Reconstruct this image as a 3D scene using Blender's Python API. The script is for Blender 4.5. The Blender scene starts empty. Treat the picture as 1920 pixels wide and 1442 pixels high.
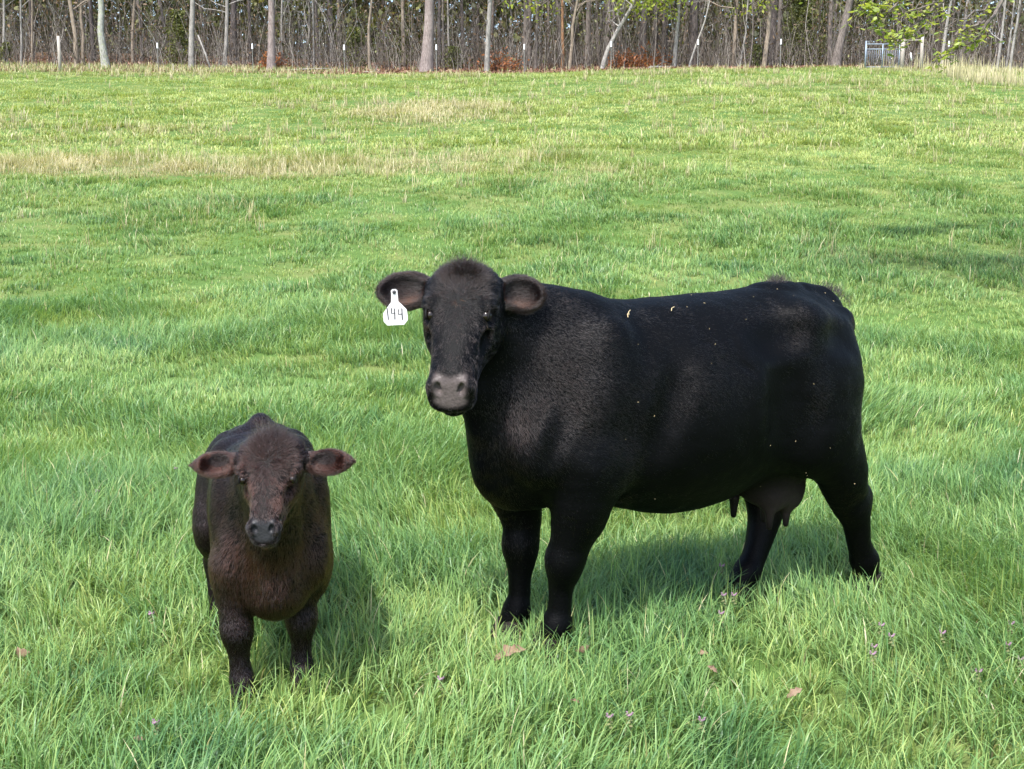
import bpy, math, os, random
import numpy as np
from mathutils import Vector, Matrix

D_ = bpy.data
SC = bpy.context.scene
COL = SC.collection
R = math.radians
PI = math.pi

# ------------------------------------------------------------------ camera
CAM_H, PITCH, FPX = 1.7, R(9.07), 2200.0
cam_data = D_.cameras.new('camera')
cam_data.sensor_width = 36.0
cam_data.lens = FPX / 1920.0 * 36.0
cam_data.clip_end = 2000.0
cam = D_.objects.new('camera', cam_data)
COL.objects.link(cam)
cam.location = (0, 0, CAM_H)
cam.rotation_euler = (PI / 2 - PITCH, 0, 0)
SC.camera = cam

# ------------------------------------------------------------------ sky, sun, exposure
SUN_EL = R(57)
SUN_V = Vector((-0.42 * math.cos(SUN_EL), -0.907 * math.cos(SUN_EL), math.sin(SUN_EL))).normalized()
world = D_.worlds.new('World')
SC.world = world
world.use_nodes = True
wn = world.node_tree
bg = wn.nodes['Background']
sky = wn.nodes.new('ShaderNodeTexSky')
sky.sky_type = 'NISHITA'
sky.sun_disc = False
sky.sun_elevation = SUN_EL
sky.sun_rotation = math.atan2(SUN_V.x, SUN_V.y)
sky.dust_density = 2.0
wn.links.new(sky.outputs[0], bg.inputs[0])
bg.inputs[1].default_value = 0.15
sl = D_.lights.new('sun', 'SUN')
sl.energy = 2.65
sl.angle = R(1.0)
sl.color = (1.0, 0.975, 0.94)
sun = D_.objects.new('sun', sl)
COL.objects.link(sun)
sun.rotation_euler = SUN_V.to_track_quat('Z', 'Y').to_euler()
SC.view_settings.view_transform = 'Standard'
SC.view_settings.look = 'None'
SC.view_settings.gamma = 1.0
SC.view_settings.exposure = 1.42
SC.render.engine = 'CYCLES'
SC.cycles.max_bounces = 6
SC.cycles.diffuse_bounces = 3
SC.cycles.transparent_max_bounces = 8

# ------------------------------------------------------------------ helpers
rng = np.random.default_rng(7)
random.seed(7)


def tag(o, label=None, cat=None, group=None, kind=None):
    if label: o['label'] = label
    if cat: o['category'] = cat
    if group: o['group'] = group
    if kind: o['kind'] = kind
    return o


def empty(name, loc=(0, 0, 0), rz=0.0, parent=None):
    o = D_.objects.new(name, None)
    COL.objects.link(o)
    o.location = loc
    o.rotation_euler = (0, 0, rz)
    o.empty_display_size = 0.1
    if parent: o.parent = parent
    return o


def mesh_np(name, V, F, mat=None, parent=None, smooth=True, link=True, attrs=None, mat_idx=None):
    """V (n,3), F: array (m,3|4) or list of arrays; one linked mesh object."""
    V = np.asarray(V, np.float32)
    Fs = F if (isinstance(F, list) and isinstance(F[0], np.ndarray)) else [np.asarray(F)]
    Fs = [np.asarray(f, np.int32) for f in Fs if len(f)]
    me = D_.meshes.new(name)
    me.vertices.add(len(V))
    me.vertices.foreach_set('co', V.ravel())
    loops = np.concatenate([f.ravel() for f in Fs])
    sizes = np.concatenate([np.full(len(f), f.shape[1], np.int32) for f in Fs])
    starts = np.concatenate([[0], np.cumsum(sizes)[:-1]]).astype(np.int32)
    me.loops.add(len(loops))
    me.loops.foreach_set('vertex_index', loops)
    me.polygons.add(len(sizes))
    me.polygons.foreach_set('loop_start', starts)
    me.polygons.foreach_set('loop_total', sizes)
    me.polygons.foreach_set('use_smooth', np.full(len(sizes), smooth, bool))
    if mat is not None:
        for m in (mat if isinstance(mat, (list, tuple)) else [mat]):
            me.materials.append(m)
    if mat_idx is not None:
        me.polygons.foreach_set('material_index', np.asarray(mat_idx, np.int32))
    me.update(calc_edges=True)
    if attrs:
        for k, a in attrs.items():
            a = np.asarray(a, np.float32)
            if a.ndim == 1:
                at = me.attributes.new(k, 'FLOAT', 'POINT'); at.data.foreach_set('value', a)
            elif a.shape[1] == 3:
                at = me.attributes.new(k, 'FLOAT_VECTOR', 'POINT'); at.data.foreach_set('vector', a.ravel())
            else:
                at = me.attributes.new(k, 'FLOAT_COLOR', 'POINT'); at.data.foreach_set('color', a.ravel())
    o = D_.objects.new(name, me)
    if link: COL.objects.link(o)
    if parent: o.parent = parent
    return o


class MB:
    """collects boxes, tubes and blobs, then links them as ONE mesh object"""
    def __init__(s):
        s.V, s.F4, s.F3, s.n = [], [], [], 0
        s.C = []

    def add(s, V, F4=None, F3=None):
        V = np.asarray(V, float)
        s.V.append(V)
        if F4 is not None and len(F4): s.F4.append(np.asarray(F4) + s.n)
        if F3 is not None and len(F3): s.F3.append(np.asarray(F3) + s.n)
        s.n += len(V)

    def box(s, c, d, rot=None):
        q = np.array([[x, y, z] for x in (-.5, .5) for y in (-.5, .5) for z in (-.5, .5)]) * np.array(d)
        if rot is not None: q = q @ np.array(rot.to_3x3()).T
        s.add(q + np.array(c), [[0, 1, 3, 2], [4, 6, 7, 5], [0, 4, 5, 1], [2, 3, 7, 6], [0, 2, 6, 4], [1, 5, 7, 3]])

    def tube(s, P, r, n=6, cap=True):
        P = np.asarray(P, float); m = len(P)
        r = np.broadcast_to(np.asarray(r, float), (m,))
        T = np.gradient(P, axis=0); T /= np.linalg.norm(T, axis=1)[:, None] + 1e-9
        ref = np.array([0, 0, 1.]) if abs(T[0, 2]) < .9 else np.array([1., 0, 0])
        V = []
        u = np.cross(T[0], ref); u /= np.linalg.norm(u)
        a = np.arange(n) * 2 * PI / n
        for i in range(m):
            u = u - T[i] * (u @ T[i]); u /= np.linalg.norm(u) + 1e-9
            w = np.cross(T[i], u)
            V.append(P[i] + r[i] * (np.cos(a)[:, None] * u + np.sin(a)[:, None] * w))
        V = np.concatenate(V)
        F = []
        for i in range(m - 1):
            for j in range(n):
                k = (j + 1) % n
                F.append([i * n + j, i * n + k, (i + 1) * n + k, (i + 1) * n + j])
        F3 = []
        if cap:
            V = np.concatenate([V, P[:1], P[-1:]])
            b, t = m * n, m * n + 1
            for j in range(n):
                k = (j + 1) % n
                F3.append([b, k, j]); F3.append([t, (m - 1) * n + j, (m - 1) * n + k])
        s.add(V, F, F3)

    def build(s, name, mat, parent=None, smooth=False, link=True):
        F = []
        if s.F4: F.append(np.concatenate(s.F4))
        if s.F3: F.append(np.concatenate(s.F3))
        return mesh_np(name, np.concatenate(s.V), F, mat, parent, smooth, link)


def mat_new(name):
    m = D_.materials.new(name)
    m.use_nodes = True
    nt = m.node_tree
    return m, nt, nt.nodes['Principled BSDF'], nt.nodes['Material Output']


def N(nt, t, **kw):
    n = nt.nodes.new('ShaderNode' + t)
    for k, v in kw.items():
        if k.startswith('i_'):
            key = k[2:]
            key = int(key) if key.isdigit() else key.replace('_', ' ')
            n.inputs[key].default_value = v
        else:
            setattr(n, k, v)
    return n


def ramp(nt, src, stops, interp='LINEAR'):
    r = nt.nodes.new('ShaderNodeValToRGB')
    r.color_ramp.interpolation = interp
    e = r.color_ramp.elements
    while len(e) < len(stops): e.new(0.5)
    for i, (p, c) in enumerate(stops):
        e[i].position = p
        e[i].color = (c[0], c[1], c[2], 1) if isinstance(c, (tuple, list)) else (c, c, c, 1)
    nt.links.new(src, r.inputs[0])
    return r.outputs[0]


def mixc(nt, fac, a, b, mode='MIX'):
    m = nt.nodes.new('ShaderNodeMix')
    m.data_type = 'RGBA'; m.blend_type = mode
    for s, v in ((m.inputs[0], fac), (m.inputs[6], a), (m.inputs[7], b)):
        if hasattr(v, 'is_linked'): nt.links.new(v, s)
        elif isinstance(v, (tuple, list)): s.default_value = (v[0], v[1], v[2], 1)
        else: s.default_value = v
    return m.outputs[2]


def noise(nt, scale, detail=3, vec=None, rough=0.55, out=0):
    n = N(nt, 'TexNoise')
    n.inputs['Scale'].default_value = scale
    n.inputs['Detail'].default_value = detail
    n.inputs['Roughness'].default_value = rough
    if vec is not None: nt.links.new(vec, n.inputs['Vector'])
    return n.outputs[out]


def vnoise(P, scale, seed=0, octs=2):
    """smooth value noise in numpy, -1..1"""
    out = 0; amp = 1; tot = 0
    for o in range(octs):
        Q = np.asarray(P, float) * scale * 2 ** o + 31.7 * (seed + o)
        i = np.floor(Q).astype(np.int64); f = Q - i; f = f * f * (3 - 2 * f)
        def h(a, b, c):
            n = (a * 73856093) ^ (b * 19349663) ^ (c * 83492791) ^ (seed * 2654435761 % 2 ** 31)
            n = (n ^ (n >> 13)) * 1274126177
            return ((n ^ (n >> 16)) & 0xffff) / 32767.5 - 1
        dims = Q.shape[1]
        if dims == 2:
            i = np.c_[i, np.zeros(len(i), np.int64)]; f = np.c_[f, np.zeros(len(f))]
        v = 0
        for a in (0, 1):
            for b in (0, 1):
                for c in (0, 1) if dims == 3 else (0,):
                    w = (f[:, 0] if a else 1 - f[:, 0]) * (f[:, 1] if b else 1 - f[:, 1]) * (f[:, 2] if c else 1 - f[:, 2])
                    v = v + w * h(i[:, 0] + a, i[:, 1] + b, i[:, 2] + c)
        out = out + amp * v; tot += amp; amp *= .5
    return out / tot

# ------------------------------------------------------------------ implicit body modelling
def _n(v):
    v = np.asarray(v, float); return v / np.linalg.norm(v)


class Body:
    """smooth union of lofts, round cones and ellipsoids, meshed by surface nets"""
    def __init__(s): s.p = []

    def rc(s, a, b, ra, rb, k=.05, sq=None, op='u', M=None):
        a = np.array(a, float); b = np.array(b, float)
        if M: a = M(a[None])[0]; b = M(b[None])[0]
        d = b - a; L2 = max(d @ d, 1e-9)
        nn = None
        if sq:
            nn = _n(sq[0])
            if M: nn = _n(M(nn[None])[0] - M(np.zeros((1, 3)))[0])
            ss = sq[1]
        def f(P):
            q = P - a
            t = np.clip(q @ d / L2, 0, 1)
            q = q - t[:, None] * d
            r = ra + (rb - ra) * t
            if nn is not None:
                e = q @ nn
                q = q + (e * (1 / ss - 1))[:, None] * nn
                return (np.sqrt((q * q).sum(1)) - r) * min(1., ss * 1.0 if ss < 1 else 1.)
            return np.sqrt((q * q).sum(1)) - r
        m = max(ra, rb) * (max(1, sq[1]) if sq else 1) + k * 1.3 / (min(1, sq[1]) if sq else 1) + .02
        s.p.append((op, k, f, np.minimum(a, b) - m, np.maximum(a, b) + m))

    def chain(s, pts, k=.03, sq=None, M=None):
        n0 = len(s.p)
        A = np.array(pts, float); m = len(A); T = np.gradient(A, axis=0) if m > 2 else np.array([A[1] - A[0]] * 2)
        pp = []
        for i in range(m - 1):
            for t in (0, .25, .5, .75):
                pp.append((2 * t ** 3 - 3 * t ** 2 + 1) * A[i] + (t ** 3 - 2 * t ** 2 + t) * T[i] + (3 * t ** 2 - 2 * t ** 3) * A[i + 1] + (t ** 3 - t ** 2) * T[i + 1])
        pts = pp + [A[-1]]
        for p, q in zip(pts[:-1], pts[1:]):
            s.rc(p[:3], q[:3], p[3], q[3], k, sq, M=M)
        seg = s.p[n0:]; del s.p[n0:]
        def f(P):
            d = seg[0][2](P)
            for g in seg[1:]:
                e = g[2](P); h = np.maximum(.012 - np.abs(d - e), 0) / .012
                d = np.minimum(d, e) - h * h * .001
            return d
        s.p.append(('u', k, f, np.min([g[3] for g in seg], 0), np.max([g[4] for g in seg], 0)))

    def ell(s, c, r, k=.05, rot=None, op='u', M=None):
        """rot: 3x3 whose rows are the ellipsoid axes"""
        c = np.array(c, float); r = np.array(r, float)
        Rm = np.eye(3) if rot is None else np.array([_n(x) for x in rot])
        if M:
            o0 = M(np.zeros((1, 3)))[0]
            Rm = np.array([_n(M(x[None])[0] - o0) for x in Rm]); c = M(c[None])[0]
        def f(P):
            q = (P - c) @ Rm.T
            k0 = np.sqrt(((q / r) ** 2).sum(1)); k1 = np.sqrt(((q / r ** 2) ** 2).sum(1)) + 1e-9
            return k0 * (k0 - 1) / k1
        m = r.max() * 1.1 + k * 1.6 + .02
        s.p.append((op, k, f, c - m, c + m))

    def loft(s, st, k=.05, M=None, Minv=None, bb=None, bump=0):
        """st rows: x, ztop, zbot, halfwidth, exponent, widest-height fraction"""
        st = np.array(st, float)
        xs = st[:, 0]
        def I(col, x):  # smooth interpolation
            i = np.clip(np.searchsorted(xs, x) - 1, 0, len(xs) - 2)
            y = st[:, col]; m = np.gradient(y, xs)
            h = xs[i + 1] - xs[i]; t = np.clip((x - xs[i]) / h, 0, 1)
            return ((2 * t ** 3 - 3 * t ** 2 + 1) * y[i] + (t ** 3 - 2 * t ** 2 + t) * h * m[i]
                    + (-2 * t ** 3 + 3 * t ** 2) * y[i + 1] + (t ** 3 - t ** 2) * h * m[i + 1])
        def f(P):
            if Minv: P = Minv(P)
            x = np.clip(P[:, 0], xs[0], xs[-1])
            zt, zb, w, n, wf = [I(c, x) for c in range(1, 6)]
            zc = zb + (zt - zb) * wf
            dz = P[:, 2] - zc
            hz = np.where(dz > 0, zt - zc, zc - zb)
            q = (np.abs(dz / hz) ** n + np.abs(P[:, 1] / w) ** n) ** (1 / n)
            g = (q - 1) * np.minimum((zt - zb) * .5, w)
            dx = np.abs(P[:, 0] - x)
            return np.where(dx > 0, np.sqrt(np.maximum(g, 0) ** 2 + dx ** 2) + np.minimum(g, 0) * (dx <= 0), g)
        if bb is None:
            lo = np.array([xs[0] - k, -st[:, 3].max() - k, st[:, 2].min() - k])
            hi = np.array([xs[-1] + k, st[:, 3].max() + k, st[:, 1].max() + k])
            if M:
                cs = M(np.array([[x, y, z] for x in (lo[0], hi[0]) for y in (lo[1], hi[1]) for z in (lo[2], hi[2])]))
                lo, hi = cs.min(0), cs.max(0)
        else: lo, hi = bb
        s.p.append(('u', k, f, lo - .02, hi + .02))

    def ev(s, P):
        d = np.full(len(P), .3)
        for op, k, f, lo, hi in s.p:
            m = np.all((P > lo) & (P < hi), axis=1)
            if not m.any(): continue
            b = f(P[m]); a = d[m]
            if op == 'u':
                h = np.maximum(k - np.abs(a - b), 0) / k
                d[m] = np.minimum(a, b) - h * h * k * .25
            else:  # smooth subtraction
                h = np.maximum(k - np.abs(a + b), 0) / k
                d[m] = np.maximum(a, -b) + h * h * k * .25
        return d

    def mesh(s, lo, hi, h):
        B = 8
        lo = np.array(lo, float)
        nb = np.ceil((np.array(hi) - lo) / (h * B)).astype(int)
        n = nb * B + 1
        val = np.full(n, .05, np.float32)
        bc = np.stack(np.meshgrid(*[np.arange(k) for k in nb], indexing='ij'), -1).reshape(-1, 3)
        cen = lo + (bc + .5) * B * h
        d0 = s.ev(cen)
        rad = B * h * .87
        near = np.abs(d0) < rad * 2.4 + .02
        loc = np.stack(np.meshgrid(*[np.arange(B + 1)] * 3, indexing='ij'), -1).reshape(-1, 3)
        for b, dd in zip(bc[~near], d0[~near]):
            if dd < 0:
                x, y, z = b * B
                val[x:x + B + 1, y:y + B + 1, z:z + B + 1] = -.05
        nbk = bc[near]
        for i in range(0, len(nbk), 300):
            bb = nbk[i:i + 300]
            idx = (bb[:, None, :] * B + loc[None]).reshape(-1, 3)
            val[idx[:, 0], idx[:, 1], idx[:, 2]] = s.ev(lo + idx * h)
        # surface nets
        S = val < 0
        c = [(0, 0, 0), (1, 0, 0), (0, 1, 0), (1, 1, 0), (0, 0, 1), (1, 0, 1), (0, 1, 1), (1, 1, 1)]
        cnt = np.zeros(n - 1, np.int8)
        for a, b, g in c:
            cnt += S[a:n[0] - 1 + a, b:n[1] - 1 + b, g:n[2] - 1 + g]
        cell = np.argwhere((cnt > 0) & (cnt < 8))
        ids = np.full(n - 1, -1, np.int32)
        ids[cell[:, 0], cell[:, 1], cell[:, 2]] = np.arange(len(cell))
        cv = np.stack([val[cell[:, 0] + a, cell[:, 1] + b, cell[:, 2] + g] for a, b, g in c], 1)
        acc = np.zeros((len(cell), 3)); w = np.zeros(len(cell))
        ca = np.array(c, float)
        for i in range(8):
            for j in range(i + 1, 8):
                if np.abs(ca[i] - ca[j]).sum() != 1: continue
                m = (cv[:, i] < 0) != (cv[:, j] < 0)
                t = cv[m, i] / (cv[m, i] - cv[m, j])
                acc[m] += ca[i] + t[:, None] * (ca[j] - ca[i]); w[m] += 1
        V = lo + (cell + acc / w[:, None]) * h
        F = []
        for ax in range(3):
            sl0 = [slice(None)] * 3; sl1 = [slice(None)] * 3
            sl0[ax] = slice(0, -1); sl1[ax] = slice(1, None)
            A, Bm = S[tuple(sl0)], S[tuple(sl1)]
            e = np.argwhere(A != Bm)
            u, v = (ax + 1) % 3, (ax + 2) % 3
            ok = (e[:, u] > 0) & (e[:, v] > 0) & (e[:, u] < n[u] - 1) & (e[:, v] < n[v] - 1)
            e = e[ok]
            q = []
            for du, dv in ((0, 0), (1, 0), (1, 1), (0, 1)):
                g = e.copy(); g[:, u] -= 1 - du; g[:, v] -= 1 - dv
                q.append(ids[g[:, 0], g[:, 1], g[:, 2]])
            q = np.stack(q, 1)
            flip = ~A[e[:, 0], e[:, 1], e[:, 2]]
            q[flip] = q[flip][:, ::-1]
            F.append(q[(q >= 0).all(1)])
        F = np.concatenate(F)
        G = s.grad(V, h * .6)
        # pull the vertices onto the surface
        d = s.ev(V); V = V - G * np.clip(d, -h, h)[:, None] * .8
        return V, F, G

    def grad(s, P, e=.004):
        g = np.stack([s.ev(P + e * np.eye(3)[i]) - s.ev(P - e * np.eye(3)[i]) for i in range(3)], 1)
        return g / (np.linalg.norm(g, axis=1)[:, None] + 1e-9)


def frame(origin, yaw, pitch, roll=0.0):
    """head frame: x toward the muzzle, y the animal's left, z out of the face. pitch = down angle."""
    cf = np.array([math.cos(yaw) * math.cos(pitch), math.sin(yaw) * math.cos(pitch), -math.sin(pitch)])
    lf = np.array([-math.sin(yaw), math.cos(yaw), 0.])
    up = np.cross(cf, lf)
    if roll:
        lf, up = lf * math.cos(roll) + up * math.sin(roll), up * math.cos(roll) - lf * math.sin(roll)
    A = np.stack([cf, lf, up], 1); o = np.array(origin, float)
    return (lambda P: P @ A.T + o), (lambda P: (P - o) @ A), A


def drop_islands(V, F, extra):
    """keep the largest connected piece, so the body is one continuous surface"""
    lab = np.arange(len(V))
    for _ in range(200):
        m = lab[F].min(1)
        new = lab.copy()
        for j in range(F.shape[1]): np.minimum.at(new, F[:, j], m)
        new = new[new]
        if (new == lab).all(): break
        lab = new
    u, c = np.unique(lab, return_counts=True)
    keep = lab == u[c.argmax()]
    mp = np.cumsum(keep) - 1
    return V[keep], mp[F[keep[F].all(1)]], [e[keep] for e in extra]


def hair_obj(name, roots, dirs, normals, length, curl, rad, mat, parent, npt=4, seed=1, col=None):
    """coat of short hairs (one CURVES object)"""
    r = np.random.default_rng(seed)
    n = len(roots)
    t = np.linspace(0, 1, npt)
    L = length[:, None, None] * t[None, :, None]
    P = roots[:, None, :] + dirs[:, None, :] * L - normals[:, None, :] * (L * t[None, :, None] * .25)
    P = P + r.normal(size=(n, 1, 3)) * (curl[:, None, None] * length[:, None, None]) * t[None, :, None] ** 2
    cu = D_.hair_curves.new(name)
    cu.add_curves([npt] * n)
    cu.attributes['position'].data.foreach_set('vector', P.astype(np.float32).ravel())
    ra = cu.attributes.get('radius') or cu.attributes.new('radius', 'FLOAT', 'POINT')
    prof = np.array([1, .9, .65, .15]) if npt == 4 else np.linspace(1, .15, npt)
    rr = (np.broadcast_to(np.asarray(rad, float), (n,))[:, None] * prof[None]).astype(np.float32)
    ra.data.foreach_set('value', rr.ravel())
    if col is not None:
        a = cu.attributes.new('tint', 'FLOAT', 'CURVE'); a.data.foreach_set('value', col.astype(np.float32))
    cu.materials.append(mat)
    o = D_.objects.new(name, cu)
    COL.objects.link(o)
    o.parent = parent
    return o


def scatter(V, F, n, seed, weight=None):
    """n random points on the quads: positions, face index, barycentric weights"""
    r = np.random.default_rng(seed)
    a, b, c, d = [V[F[:, i]] for i in range(4)]
    ar = np.linalg.norm(np.cross(c - a, d - b), axis=1)
    if weight is not None: ar = ar * weight
    fi = r.choice(len(F), n, p=ar / ar.sum())
    u, v = r.random(n), r.random(n)
    w = np.stack([(1 - u) * (1 - v), u * (1 - v), u * v, (1 - u) * v], 1)
    return fi, w


def at_w(A, F, fi, w):
    return (A[F[fi]] * (w[:, :, None] if A.ndim == 2 else w)).sum(1)

# ------------------------------------------------------------------ the animals
def head_parts(B, fr, s, calf=False):
    M, Mi, A = fr
    ew, et = (1.24, .236) if calf else (1.0, .204)
    st = np.array([
        (-.055, -.060, -.130, .050, 2.0, .5), (-.025, -.016, -.175, .100, 2.1, .55), (.03, .006, -.205, .130, 2.2, .62),
        (.10, .008, -.22, .137, 2.3, .68), (.17, .002, -.228, .132, 2.4, .72), (.24, -.004, -.228, .118, 2.3, .70),
        (.32, -.012, -.205, .102, 2.3, .66), (.40, -.020, -.178, .083, 2.3, .60), (.45, -.026, -.160, .083, 2.4, .54),
        (.49, -.044, -.152, .086, 2.5, .48), (.52, -.074, -.146, .082, 2.5, .45), (.545, -.102, -.140, .064, 2.4, .45), (.556, -.116, -.134, .045, 2.2, .5)])
    if calf:
        st[:, 1] += np.interp(st[:, 0], [-.05, .06, .16, .26], [.012, .022, .012, 0])
        st[:, 3] *= np.interp(st[:, 0], [0, .15, .3, .5], [1.22, 1.20, .96, .86])
    st[:, [0, 1, 2, 3]] *= s
    st[:, 3] *= 1.05
    B.loft(st, .05 * s, M=M, Minv=Mi)
    B.head = [B.p[-1][2]]; B.ears = []
    for q in (-1, 1):
        B.ell(np.array((et - .044, q * .108 * ew, -.020)) * s, np.array((.040, .032, .028)) * s, .028 * s, M=M)           # brow
        B.ell(np.array((.195, q * (.092 if calf else .086), -.145)) * s, np.array((.095, .050, .075)) * s, .05 * s, M=M)            # cheek
        B.ell(np.array((et + .002, q * .128 * ew, -.034)) * s, np.array((.033, .026, .027)) * s, .014 * s, op='s', M=M)   # eye socket
        B.ell(np.array((.300, q * .100, -.075)) * s, np.array((.055, .014, .025)) * s, .04 * s, op='s', M=M)     # hollow beside the nose
        B.ell(np.array((.488, q * .056, -.066)) * s, np.array((.032, .028, .030)) * s, .025 * s, M=M)           # nostril wing
    B.rc(np.array((.26, 0, -.195)) * s, np.array((.515, 0, -.172)) * s, .050 * s, .028 * s, .04 * s, sq=((0, 1, 0), 1.7), M=M)       # lower jaw
    B.ell(np.array((.545, 0, -.149)) * s, np.array((.085, .085, .0065)) * s, .012 * s, op='s', M=M)              # mouth
    for q in (-1, 1):                                                                                          # nostrils
        B.ell(np.array((.512, q * .047, -.052)) * s, np.array((.030, .0115, .023)) * s, .010 * s, op='s',
              rot=((1, q * .2, .8), (q * -.2, 1, q * -.5), (-.8, q * .4, 1)), M=M)


def ear(B, fr, s, q, c, L, W, T, d, nrm, root):
    """cupped ear: centre c, long axis d, opening direction nrm"""
    M = fr[0]
    c, d, nrm = np.array(c) * s, _n(d), _n(nrm)
    w = _n(np.cross(nrm, d)); nrm = np.cross(d, w)
    B.rc(np.array(root) * s, c - d * L * .55 * s, .042 * s, .036 * s, .03 * s, M=M)
    B.ell(c, np.array((L, W, T)) * s, .03 * s, rot=(d, w, nrm), M=M)
    B.ears.append(B.p[-1][2])
    B.inner = getattr(B, 'inner', [])
    B.ell(c + (nrm * T * .80 + d * L * .06) * s, np.array((L * .80, W * .76, T * 1.25)) * s, .010 * s, op='s', rot=(d, w, nrm), M=M)
    B.inner.append(B.p[-1][2])


COW_O, COW_RZ = (0.675, 4.546, 0.0), R(207)
HS = .91
HEAD = frame((.993, .098, 1.468), R(55), R(49), R(0))


def cow_body():
    B = Body()
    st = [(-.905, 1.10, .96, .06, 2, .5), (-.875, 1.19, .84, .110, 2.0, .55), (-.80, 1.275, .72, .165, 2.0, .56),
          (-.70, 1.325, .66, .210, 2.0, .58), (-.58, 1.343, .62, .245, 2.05, .6), (-.43, 1.352, .58, .280, 2.1, .62),
          (-.25, 1.338, .530, .315, 2.1, .55), (-.05, 1.328, .482, .335, 2.1, .5), (.15, 1.318, .482, .335, 2.1, .48),
          (.32, 1.322, .520, .310, 2.1, .48), (.47, 1.340, .585, .270, 2.1, .5), (.62, 1.345, .605, .235, 2.1, .5),
          (.74, 1.290, .610, .185, 2.1, .45), (.84, 1.18, .67, .120, 2, .42), (.89, 1.03, .70, .06, 2, .4)]
    st = [(x if x > -.35 else -.35 + (x + .35) * .75,) + t for x, *r in st for t in [tuple(r)]]
    B.loft(st, .06)
    # shoulders and rump muscle
    for q in (1, -1):
        B.ell((.52, q * .192, .99), (.130, .095, .28), .065, rot=((1, 0, .28), (0, 1, 0), (-.28, 0, 1)))
        B.ell((.72, q * .155, .83), (.11, .095, .15), .09)
        B.ell((.47, q * .205, .76), (.125, .080, .14), .05, rot=((1, 0, .3), (0, 1, 0), (-.3, 0, 1)))
        B.ell((-.42, q * .205, 1.225), (.080, .055, .050), .10)                      # hook bone
        B.ell((-.70, q * .095, 1.175), (.070, .05, .075), .06)                      # pin bone
        B.ell((-.565, q * .155, .95), (.160, .090, .27), .09, rot=((1, 0, .1), (0, 1, 0), (-.1, 0, 1)))
        B.ell((-.32, q * .325, .87), (.10, .05, .20), .11, op='s', rot=((1, 0, -.35), (0, 1, 0), (.35, 0, 1)))  # flank hollow
        B.ell((-.25, q * .295, 1.19), (.11, .05, .055), .08, op='s')                 # loin hollow
        B.ell((-.60, q * .285, 1.15), (.08, .05, .06), .08, op='s')                  # between hook and pin
        B.ell((.29, q * .345, .93), (.050, .055, .24), .07, op='s', rot=((1, 0, .25), (0, 1, 0), (-.25, 0, 1)))  # behind the shoulder
    B.ell((.10, .290, 1.190), (.045, .030, .013), .022, op='s', rot=((1, 0, .25), (0, 1, 0), (-.25, 0, 1)))   # flank creases
    B.ell((-.05, .332, 1.090), (.055, .026, .012), .020, op='s', rot=((1, 0, .8), (0, 1, 0), (-.8, 0, 1)))
    B.ell((.70, .275, .93), (.035, .03, .20), .05, op='s', rot=((1, 0, .35), (0, 1, 0), (-.35, 0, 1)))           # in front of the shoulder
    B.ell((-.445, 0, 1.33), (.09, .06, .028), .05)                                  # high tail setting
    B.ell((.66, -.02, .665), (.16, .12, .10), .08)                                        # brisket
    B.ell((.79, 0, .74), (.10, .085, .15), .08)
    # neck up to the turned head
    B.rc((.56, 0, 1.06), (.84, .0, 1.22), .225, .150, .12, sq=((.3, 1, 0), .78))
    B.rc((.70, 0, .86), (.90, .02, 1.10), .155, .105, .10, sq=((.3, 1, 0), .75))
    B.rc((.80, .0, .72), (.93, .04, 1.02), .06, .045, .06)
    B.rc((.52, 0, 1.22), (.84, .02, 1.31), .11, .095, .08)
    B.rc((.84, .0, 1.22), (.97, .06, 1.27), .135, .115, .07)
    head_parts(B, HEAD, HS)
    ear(B, HEAD, HS, 1, (.040, .200, -.120), .092, .074, .030, (-.12, 1, -.25), (.25, .10, 1), (.062, .11, -.115))
    ear(B, HEAD, HS, -1, (.040, -.228, -.105), .112, .074, .030, (-.03, -1, -.05), (.30, .10, 1), (.062, -.11, -.115))
    X, Y = (1, 0, 0), (0, 1, 0)
    # left fore leg (near), right fore leg
    B.chain([(.56, .185, .76, .135), (.560, .170, .60, .114), (.583, .150, .48, .082), (.607, .130, .385, .068)], .05, sq=(Y, .86))
    B.chain([(.607, .130, .385, .067), (.605, .118, .335, .060), (.607, .105, .275, .046), (.610, .098, .18, .043), (.618, .095, .125, .052)], .035)
    B.chain([(.618, .095, .125, .052), (.645, .092, .075, .046)], .03)
    B.chain([(.69, -.165, .73, .140), (.660, -.165, .60, .112), (.640, -.155, .47, .078), (.648, -.145, .375, .065)], .05, sq=(Y, .86))
    B.chain([(.648, -.145, .375, .064), (.648, -.14, .32, .058), (.655, -.135, .26, .045), (.660, -.13, .17, .042), (.668, -.13, .120, .050)], .035)
    B.chain([(.668, -.13, .120, .050), (.695, -.13, .075, .046)], .03)
    # left hind leg
    B.chain([(-.52, .17, .92, .19), (-.49, .185, .76, .155)], .09, sq=(Y, .62))
    B.chain([(-.555, .175, .78, .150), (-.665, .160, .62, .125), (-.745, .130, .475, .092), (-.790, .115, .42, .076)], .06, sq=(Y, .75))
    B.chain([(-.79, .115, .42, .070), (-.830, .105, .335, .058), (-.865, .09, .24, .050), (-.920, .07, .150, .056)], .035)
    B.ell((-.845, .118, .455), (.035, .030, .050), .04)
    B.chain([(-.920, .07, .150, .055), (-.945, .065, .085, .048)], .03)
    # right hind leg, stepped forward
    B.chain([(-.52, -.17, .90, .18), (-.46, -.18, .72, .150), (-.50, -.15, .55, .115), (-.545, -.13, .42, .086)], .08, sq=(Y, .68))
    B.chain([(-.545, -.13, .42, .084), (-.51, -.115, .31, .066), (-.455, -.09, .205, .052), (-.395, -.07, .125, .054)], .035)
    B.ell((-.60, -.13, .44), (.040, .030, .045), .04)
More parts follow.
